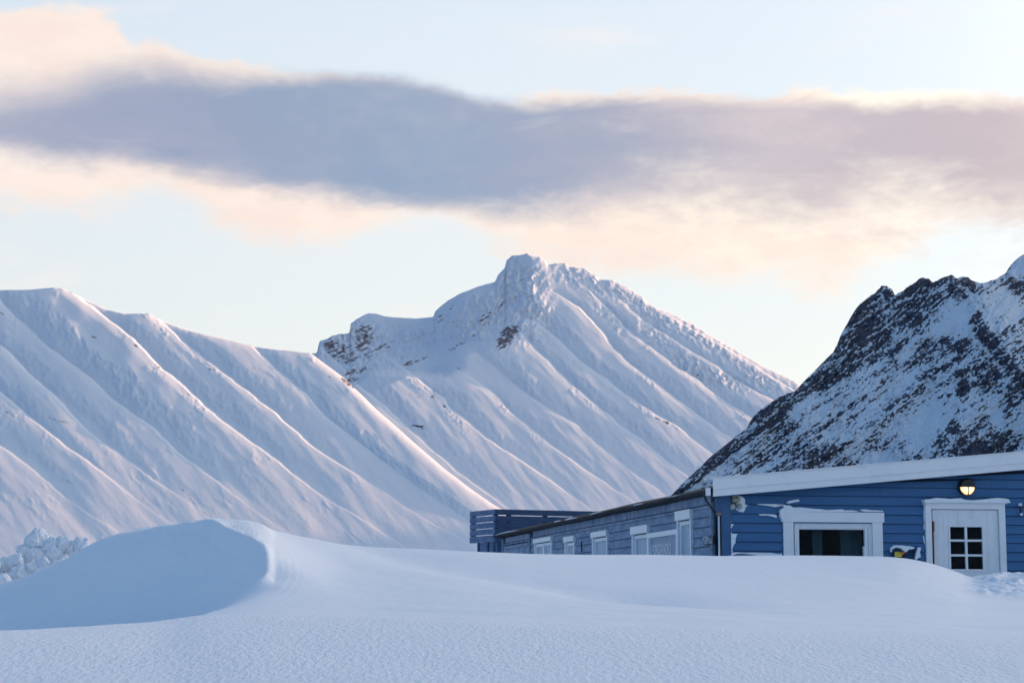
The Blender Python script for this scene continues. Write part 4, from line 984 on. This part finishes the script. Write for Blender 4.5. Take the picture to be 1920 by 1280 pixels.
half = [(LR*.99*math.cos(math.pi*i/24), LR*.99*math.sin(math.pi*i/24)) for i in range(25)]
halfs = [(p[0]*.86, p[1]*.86) for p in half]
solid(halfs, half, -.092, -.055).build('hood', M['black'], lamp, .004)
lowh = [(LR*.88*math.cos(math.pi+math.pi*i/24), LR*.88*math.sin(math.pi+math.pi*i/24)-.002) for i in range(25)]
lows = [(p[0]*.86, p[1]*.86) for p in lowh]
solid(lows, lowh, -.082, -.054).build('glass', M['lamp'], lamp)
MB().box(-.0045, .0045, -.090, -.056, -LR*.93, 0).build('guard_bar', M['dark_metal'], lamp, .001)
for an in (45, 135, 225, 315):
    cc = (LR*.93*math.cos(R(an)), LR*.93*math.sin(R(an))); solid(cir(.009, 12, cc), cir(.011, 12, cc), -.064, -.050).build('screw', M['dark_metal'], lamp)
# twin spot light with junction box near the corner
fl = FR(1383, 943, .08)
spot = tag(on_house('spot_light', fl[0], -.012, fl[1]), 'yellowed twin spotlight packed with rime near the house corner', 'spotlight')
u_ = 27.0/FPX
def blob(cx, cz, rx, rz, y0, y1, name, mat, seg=20, rings=6):
    mb = MB()
    for j in range(rings+1):
        t = j/rings; y = y0+(y1-y0)*t; k = math.cos(t*math.pi/2*.92)**.55
        for i in range(seg):
            an = 2*math.pi*i/seg; mb.v.append((cx+rx*k*math.cos(an), y, cz+rz*k*math.sin(an)))
    for j in range(rings):
        for i in range(seg):
            a = j*seg+i; b = j*seg+(i+1) % seg; mb.f.append((a, b, b+seg, a+seg))
    mb.f.append(tuple(range(seg-1, -1, -1))); mb.f.append(tuple(range(rings*seg, rings*seg+seg)))
    return mb.build(name, mat, spot, 0, True)
blob(-1*u_+0, 7*u_, 8.4*u_, 7.0*u_, .0, -.085, 'junction_box', M['olive'])
blob(-7.5*u_, -6.2*u_, 5.6*u_, 6.6*u_, -.01, -.085, 'spot_head', M['lens']); blob(5.2*u_, -5.6*u_, 5.4*u_, 6.6*u_, -.01, -.085, 'spot_head', M['lens'])
for cx in (-6.6, 5.6): solid(cir(.010, 12, (cx*u_, -5.8*u_)), cir(.012, 12, (cx*u_, -5.8*u_)), -.094, -.080).build('lamp_nub', M['olive'], spot)
# wall hook / handle at the right
hk = FR(1913, 955, .05)
o = MB().tube([(hk[0]-.010, -.02, FR(1913, 945.5, .05)[1]), (hk[0]-.004, -.06, FR(1913, 946.5, .05)[1]), (hk[0]-.002, -.065, FR(1913, 950, .05)[1]), (hk[0]+.002, -.065, FR(1913, 963, .05)[1]), (hk[0]+.004, -.03, FR(1913, 966, .05)[1])], .014, 10).build('grab_bar', M['black'], None, 0, True)
hd = tag(settle(o), 'short black handle on the blue boards right of the door', 'handle')
add_part(hd, solid(cir(.020, 14, (hk[0]-.006, FR(1913, 946, .05)[1]+.004)), cir(.024, 14, (hk[0]-.006, FR(1913, 946, .05)[1]+.004)), -.082, -.03).build('snow_cap', M['snow'], None, 0, True))
add_part(hd, solid(cir(.018, 14, (hk[0]+.004, FR(1913, 964, .05)[1])), cir(.020, 14, (hk[0]+.004, FR(1913, 964, .05)[1])), -.083, -.06).build('snow_cap', M['snow'], None, 0, True))

def fpoly(pts, off=.055): return [FR(x, y, off) for x, y in pts]
def zpx(pts, x0, y0, k): return [(x0+x/k, y0+y/k) for x, y in pts]
def patch(name, pts, mat, o0, o1, label, cat, group=None, jag=0.0, parent=None, bev=.006):
    """a lump of snow on the wall: outline, thickness and a softened edge"""
    P = fpoly(pts, .045); Q = []
    for i in range(len(P)):
        a, b = P[i], P[(i+1) % len(P)]; L_ = math.hypot(b[0]-a[0], b[1]-a[1]); n = max(1, int(L_/.022))
        for k in range(n):
            u = k/n; Q.append((a[0]+(b[0]-a[0])*u+random.uniform(-jag, jag), a[1]+(b[1]-a[1])*u+random.uniform(-jag, jag)))
    bm = bmesh.new(); fr = [bm.verts.new((q[0], .018-o0, q[1])) for q in Q]
    f = bm.faces.new(fr); bmesh.ops.triangulate(bm, faces=[f])
    bmesh.ops.recalc_face_normals(bm, faces=bm.faces)
    base = list(bm.faces)
    r = bmesh.ops.extrude_face_region(bm, geom=base)
    nv = [v for v in r['geom'] if isinstance(v, bmesh.types.BMVert)]
    cx = sum(q[0] for q in Q)/len(Q); cz = sum(q[1] for q in Q)/len(Q)
    for v in nv:
        v.co.y = .018-o1-random.uniform(0, .004)
        d = Vector((cx-v.co.x, 0, cz-v.co.z)); 
        if d.length > 1e-4: v.co += d.normalized()*min(bev, d.length*.2)
    bmesh.ops.recalc_face_normals(bm, faces=bm.faces)
    me = bpy.data.meshes.new(name); bm.to_mesh(me); bm.free(); me.materials.append(mat); o = link(bpy.data.objects.new(name, me))
    if parent: return add_part(parent, o)
    return tag(settle(o), label, cat, group)
GS = 'wind-packed snow patches on the front wall'
z4 = lambda p: zpx(p, 1340, 880, 7.53)
z7 = lambda p: zpx(p, 1450, 940, 8.348)
z5 = lambda p: zpx(p, 1720, 880, 5.12)
z2 = lambda p: zpx(p, 1640, 1000, 16.0)
patch('snow_patch', z4([(250, 385), (270, 365), (330, 357), (400, 375), (435, 410), (405, 450), (415, 480), (440, 495), (490, 505), (445, 525), (435, 575), (410, 603), (350, 592), (300, 560), (330, 500), (380, 440), (300, 420)]), M['frost'], .018, .050, 'rime crust spread behind the twin spotlight by the corner', 'snow patch', GS, .001)
patch('snow_patch', z4([(592, 484), (700, 482), (880, 484), (965, 490), (1010, 498), (960, 510), (905, 522), (860, 528), (800, 516), (700, 500), (640, 497)]), M['frost'], .020, .042, 'long thin snow streak on the boards up left of the front window', 'snow patch', GS, .001)
patch('snow_patch', z4([(628, 628), (720, 624), (830, 628), (880, 634), (892, 660), (885, 682), (850, 668), (780, 650), (700, 645), (640, 645)]), M['frost'], .020, .042, 'short pointed snow streak just left of the front window header', 'snow patch', GS, .001)
patch('snow_patch', z4([(1012, 466), (1050, 440), (1110, 425), (1180, 414), (1205, 418), (1210, 445), (1160, 456), (1100, 468), (1040, 478)]), M['frost'], .020, .042, 'slanting grainy snow dab above the left end of the front window', 'snow patch', GS, .001)
patch('snow_patch', z4([(221, 718), (236, 722), (242, 745), (222, 742)]), M['frost'], .024, .044, 'tiny snow dab high on the corner board edge', 'snow patch', GS, .0005)
patch('snow_patch', z4([(221, 762), (285, 764), (262, 790), (252, 820), (240, 835), (222, 800)]), M['frost'], .024, .044, 'small ragged snow flag against the corner board', 'snow patch', GS, .001)
patch('snow_patch', z4([(226, 872), (244, 880), (252, 898), (345, 904), (300, 914), (272, 940), (262, 1000), (256, 1030), (305, 1038), (282, 1058), (264, 1100), (250, 1130), (262, 1162), (222, 1168), (222, 1000)]), M['frost'], .024, .046, 'tall ragged snow strip packed along the corner board', 'snow patch', GS, .001)
patch('snow_patch', z4([(222, 1168), (300, 1164), (420, 1170), (560, 1166), (700, 1170), (800, 1172), (880, 1184), (935, 1188), (955, 1172), (958, 1228), (780, 1226), (740, 1216), (600, 1214), (540, 1200), (420, 1184), (320, 1186), (262, 1204), (240, 1228), (222, 1228)]), M['frost'], .022, .050, 'low shelf of snow lying along the bottom board beside the front window', 'snow patch', GS, .001)
patch('snow_ledge', z7([(95, 150), (110, 120), (150, 98), (175, 80), (150, 62), (60, 50), (70, 44), (180, 54), (260, 60), (280, 84), (320, 92), (420, 88), (500, 96), (620, 104), (760, 118), (830, 130), (900, 128), (1000, 122), (1090, 120), (1110, 134), (1180, 136), (1240, 134), (1290, 142), (1350, 158), (1200, 160), (900, 161), (500, 161), (150, 161), (130, 190), (138, 290), (118, 270), (98, 215), (112, 195)]), M['snow'], .016, .075, 'thick snow ledge heaped on the left of the front window header', 'snow ledge', None, .001)
patch('snow_ledge', z7([(1350, 128), (1390, 120), (1450, 120), (1500, 128), (1600, 134), (1720, 140), (1724, 156), (1600, 160), (1450, 158), (1400, 150)]), M['snow'], .016, .070, 'thin snow slab at the right end of the front window header', 'snow ledge', None, .001)
patch('snow_ledge', z5([(48, 290), (75, 286), (110, 284), (160, 272), (230, 276), (290, 282), (400, 274), (440, 290), (520, 296), (600, 290), (680, 280), (760, 272), (820, 278), (862, 284), (872, 300), (884, 320), (850, 321), (700, 317), (500, 318), (300, 316), (120, 317), (62, 322), (66, 345), (56, 318)]), M['snow'], .016, .120, 'uneven snow ledge lying on the white door header', 'snow ledge', None, .001)
patch('snow_patch', z5([(72, 330), (70, 380), (66, 440), (72, 500), (68, 560), (73, 580), (75, 440)]), M['frost'], .02, .050, 'thin frost line down the left door casing', 'snow patch', GS, .0005)
patch('snow_patch', z5([(60, 628), (68, 632), (76, 690), (78, 720), (68, 690)]), M['frost'], .02, .050, 'small frost tooth low on the left door casing', 'snow patch', GS, .0005)
for pts_, lb in (([(392, 600), (405, 594), (415, 604), (412, 640), (418, 700), (412, 760), (415, 860), (370, 860), (380, 760), (390, 680), (388, 640)], 'white icicle stub at the left edge of the dark window glass'), ([(1432, 704), (1450, 692), (1466, 706), (1462, 760), (1478, 800), (1482, 860), (1440, 860), (1448, 780), (1440, 730)], 'white icicle stub at the right edge of the dark window glass')):
    patch('icicle', z7(pts_), M['frost'], -.040, .022, lb, 'icicle', 'ice stubs on the front window sash', .0006)
# clear plaque with yellow and orange print, bolts and a rim of snow
ps_ = fpoly([(1669, 1023), (1725, 1023), (1725, 1062), (1669, 1062)], .04)
plq = MB().hexa([PF(ps_[0][0], .050, ps_[2][1]), PF(ps_[1][0], .050, ps_[2][1]), PF(ps_[0][0], .044, ps_[2][1]), PF(ps_[1][0], .044, ps_[2][1]), PF(ps_[0][0], .050, ps_[0][1]), PF(ps_[1][0], .050, ps_[0][1]), PF(ps_[0][0], .044, ps_[0][1]), PF(ps_[1][0], .044, ps_[0][1])]).build('wall_sign', M['acrylic'])
tag(settle(plq), 'clear wall sign with a yellow and orange emblem, rimmed with snow', 'sign')
patch('emblem', z2([(602, 545), (712, 540), (835, 640), (800, 700), (610, 692)]), M['yellow'], .052, .056, '', '', None, 0, plq, 0)
patch('emblem', z2([(718, 540), (920, 545), (932, 565), (838, 640)]), M['orange'], .052, .056, '', '', None, 0, plq, 0)
patch('emblem_edge', z2([(938, 570), (945, 640), (900, 700), (830, 712), (800, 706), (842, 648)]), M['gap'], .052, .055, '', '', None, 0, plq, 0)
for cx, cy in ((503, 436), (1362, 445)):
    c = fpoly(z2([(cx, cy)]), .05)[0]; add_part(plq, solid(cir(.017, 16, c), cir(.017, 16, c), -.052, .0).build('bolt', M['white_soft'], None, .003))
patch('snow_patch', z2([(470, 440), (500, 395), (560, 350), (640, 345), (850, 348), (960, 365), (1080, 378), (1170, 400), (1212, 440), (1100, 470), (1030, 465), (985, 520), (945, 560), (900, 545), (840, 505), (795, 455), (700, 425), (600, 415), (560, 440), (520, 470)]), M['frost'], .053, .085, 'drooping snow crust over the top of the yellow and orange emblem sign', 'snow patch', GS, .001)
patch('snow_patch', z2([(450, 465), (520, 480), (500, 555), (478, 558)]), M['frost'], .053, .080, 'tiny snow fleck left of the yellow and orange emblem', 'snow patch', GS, .0005)
patch('snow_patch', z2([(1280, 410), (1310, 400), (1335, 420), (1340, 480), (1365, 515), (1330, 570), (1315, 640), (1330, 690), (1370, 712), (1300, 745), (1230, 790), (1200, 740), (1205, 680), (1230, 590), (1262, 480)]), M['frost'], .053, .085, 'upright bone-shaped snow crust on the right edge of the clear sign', 'snow patch', GS, .001)

# ------------------------------------------------------------------ slatted terrace screen behind the far end
tD = 46.0
ta_, tb_ = raydir(928, 1000); TX, TY = ta_*tD, tD
TYAW = R(25.0)
def TP(x, y, side):
    """photo pixel -> (distance from the corner, height) on the right-hand or the left-hand face"""
    a, b = raydir(x, y); d = (math.cos(TYAW), math.sin(TYAW)) if side else (-math.sin(TYAW), math.cos(TYAW))
    s = (a*TY-TX)/(d[0]-a*d[1]); return s, b*(TY+s*d[1])
zt1 = TP(928, 954, 1)[1]; zt0 = TP(928, 1014.5, 1)[1]
LL = TP(881.5, 990, 0)[0]; LRt = 4.2
ter = tag(empty('terrace_screen', (TX, TY, zt0-1.4), TYAW), 'grey-blue slatted terrace screen on posts behind the far end of the house', 'terrace')
zz = lambda z: z-(zt0-1.4)
ph = (zt1-zt0)/5.0; gp = ph*.13
for k in range(5):
    z0 = zz(zt0+k*ph)+gp*(k > 0); z1 = zz(zt0+(k+1)*ph)
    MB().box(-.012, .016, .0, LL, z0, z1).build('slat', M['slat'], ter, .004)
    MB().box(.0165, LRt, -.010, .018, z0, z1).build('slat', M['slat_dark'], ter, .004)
for t in (.06, LL-.10): MB().box(.018, .11, t, t+.09, zz(zt0), zz(zt1)-.01).build('post', M['slat_dark'], ter, .004)
for s_ in (TP(956, 990, 1)[0], TP(1024, 990, 1)[0], TP(1095, 990, 1)[0], 3.9): MB().box(s_-.05, s_+.05, .020, .11, zz(zt0), zz(zt1)-.01).build('post', M['slat_dark'], ter, .004)
MB().box(-.0, LRt, .05, LL-.05, zz(zt0)+.02, zz(zt0)+.12).build('deck', M['slat_dark'], ter)
MB().box(.6, LRt, LL-.03, LL, zz(zt0)+.02, zz(zt0)+.62).build('back_rail', M['slat'], ter)
b0 = TP(896, 1020, 0)[0]
mb = MB(); mb.box(.03, .06, .02, b0, 0, zz(zt0)-.005); mb.build('under_panel', M['slat'], ter)
for t in (b0-.03, b0*.42, .05): MB().box(.0, .08, t, t+.07, 0, zz(zt0)-.002).build('support', M['slat_dark'], ter, .003)
MB().box(.06, 1.6, .03, .06, 0, zz(zt0)-.005).build('under_panel', M['slat_dark'], ter)

# ------------------------------------------------------------------ heap of broken snow at the left
def W(x, y, d):
    a, b = raydir(x, y); return Vector((a*d, d, b*d))
def chunk(name, c, r, seed, ang=0.0, sharp=.3, label=None, sc=(1, 1, 1)):
    bm = bmesh.new(); bmesh.ops.create_icosphere(bm, subdivisions=5, radius=1)
    rnd = random.Random(seed)
    planes = [(Vector((rnd.uniform(-1, 1), rnd.uniform(-1, 1), rnd.uniform(-.7, 1))).normalized(), rnd.uniform(.62, .92)) for _ in range(9)]
    P = np.array([v.co[:] for v in bm.verts])
    n = fbm(P[:, 0]*1.5+P[:, 2]*1.1+seed, P[:, 1]*1.5-P[:, 2]*.9, 4, seed)+.35*fbm(P[:, 0]*6+seed, P[:, 1]*4+P[:, 2]*6, 3, seed+5)
    for i, v in enumerate(bm.verts):
        q = v.co.copy()
        for pn, pd in planes:
            d = q.dot(pn)
            if d > pd: q -= pn*(d-pd)*.9
        v.co = Vector((q.x*sc[0], q.y*sc[1], q.z*sc[2]))*r*(1+.46*n[i])
    me = bpy.data.meshes.new(name); bm.to_mesh(me); bm.free(); me.materials.append(M['snow']); me.polygons.foreach_set('use_smooth', [True]*len(me.polygons))
    o = link(bpy.data.objects.new(name, me)); o.location = c; o.rotation_euler = (0, 0, ang); return o
HD = 25.5; kp = HD/FPX
CH = [(70, 1013, 21, 'tallest snow boulder crowning the heap, with a small knob on top'), (88, 1006, 10, 'small bright snow lump behind the right shoulder of the tallest boulder'),
      (45, 1036, 17, 'rounded snow lump left below the tallest boulder'), (29, 1052, 16, 'flat-faced pale snow block standing at the left of the heap'), (6, 1058, 15, 'half hidden snow lump at the left picture edge'),
      (100, 1030, 22, 'broad smooth snow boulder in the middle right of the heap'), (118, 1017, 14, 'rounded snow lump on the right shoulder of the heap'), (150, 1020, 15, 'last low snow lump at the right end of the heap'),
      (132, 1028, 13, 'small snow lump wedged between the two right-hand boulders'), (80, 1054, 10, 'small bright snow chip resting on the drift below the boulders'), (60, 1063, 12, 'angular snow chip lying at the foot of the heap'),
      (36, 1077, 15, 'low bluish snow slab at the foot of the heap'), (4, 1090, 18, 'lowest snow lump at the left picture edge'), (68, 993, 4.5, 'tiny snow knob perched on the tallest boulder'), (66, 1040, 16, 'craggy snow lump directly under the tallest boulder'),
      (-30, 1066, 26, 'snow boulder just outside the left picture edge')]
for i, (x, y, r, lb) in enumerate(CH):
    o = chunk('snow_boulder', W(x, y, HD-(y-1010)*.012+.1*(i % 3)), r*kp*1.12, 40+i*7, i*.7, sc=(1, .9, .95))
    tag(o, lb or 'snow boulder of the heap lying beyond the left picture edge', 'snow boulder', 'broken snow boulders heaped at the left')
o = chunk('snow_heap', W(40, 1105, HD+.5), 1.0, 333, 0, sc=(1.0, .6, .52)); tag(o, 'mound of ploughed snow under the broken boulders at the left', 'snow heap')

# ------------------------------------------------------------------ bird in flight
def bird():
    c = W(782, 800, 60.0); s = 60.0/FPX
    V = [(-11, 1.5), (-8.5, 2.6), (-5, 3.0), (0, 1.6), (5, .4), (9, 0.6), (12, 0.2)]       # beak, head, neck, body, tail in photo pixels
    rad = [.5, 1.7, 1.8, 3.2, 2.6, 1.6, .9]
    bm = bmesh.new(); ly = bm.verts.layers.skin.verify(); vs = []
    for (x, z), r in zip(V, rad):
        v = bm.verts.new((x*s, 0, z*s)); v[ly].radius = (r*s*.62, r*s*.62); vs.append(v)
    for a, b in zip(vs, vs[1:]): bm.edges.new((a, b))
    for sy in (-1, 1):
        prev = vs[3]
        for k, (dx, dy, dz, r) in enumerate(((2.5, 4, .6, 1.5), (6, 9, -1.5 if sy < 0 else 1.5, 1.4), (9.5, 13, -5.0 if sy < 0 else 2.0, 1.1), (12.0, 17, -7.5 if sy < 0 else 1.2, .5))):
            v = bm.verts.new(((1+dx)*s, sy*dy*s, (1.0+dz)*s)); v[ly].radius = (r*s*1.3, r*s*.5); bm.edges.new((prev, v)); prev = v
    vs[3][ly].use_root = True
    me = bpy.data.meshes.new('bird'); bm.to_mesh(me); bm.free(); me.materials.append(M['bird'])
    o = link(bpy.data.objects.new('bird', me)); o.location = c
    o.modifiers.new('skin', 'SKIN').use_smooth_shade = True; sb = o.modifiers.new('sub', 'SUBSURF'); sb.levels = sb.render_levels = 2
    tag(o, 'dark bird flying low across the snowy slope', 'bird')
bird()

# ------------------------------------------------------------------ thin cold air between here and the far slopes
def haze():
    mb = MB().box(-12500, 12500, -12500, 12500, -60, 1400)
    m = bpy.data.materials.new('cold_air'); m.use_nodes = True; n = m.node_tree.nodes; n.clear()
    out = n.new('ShaderNodeOutputMaterial'); v = n.new('ShaderNodeVolumePrincipled')
    v.inputs['Color'].default_value = (.80, .90, 1.0, 1); v.inputs['Density'].default_value = 5.5e-6; v.inputs['Anisotropy'].default_value = .1
    m.node_tree.links.new(v.outputs[0], out.inputs['Volume'])
    o = mb.build('haze', m); o['kind'] = 'stuff'
haze()
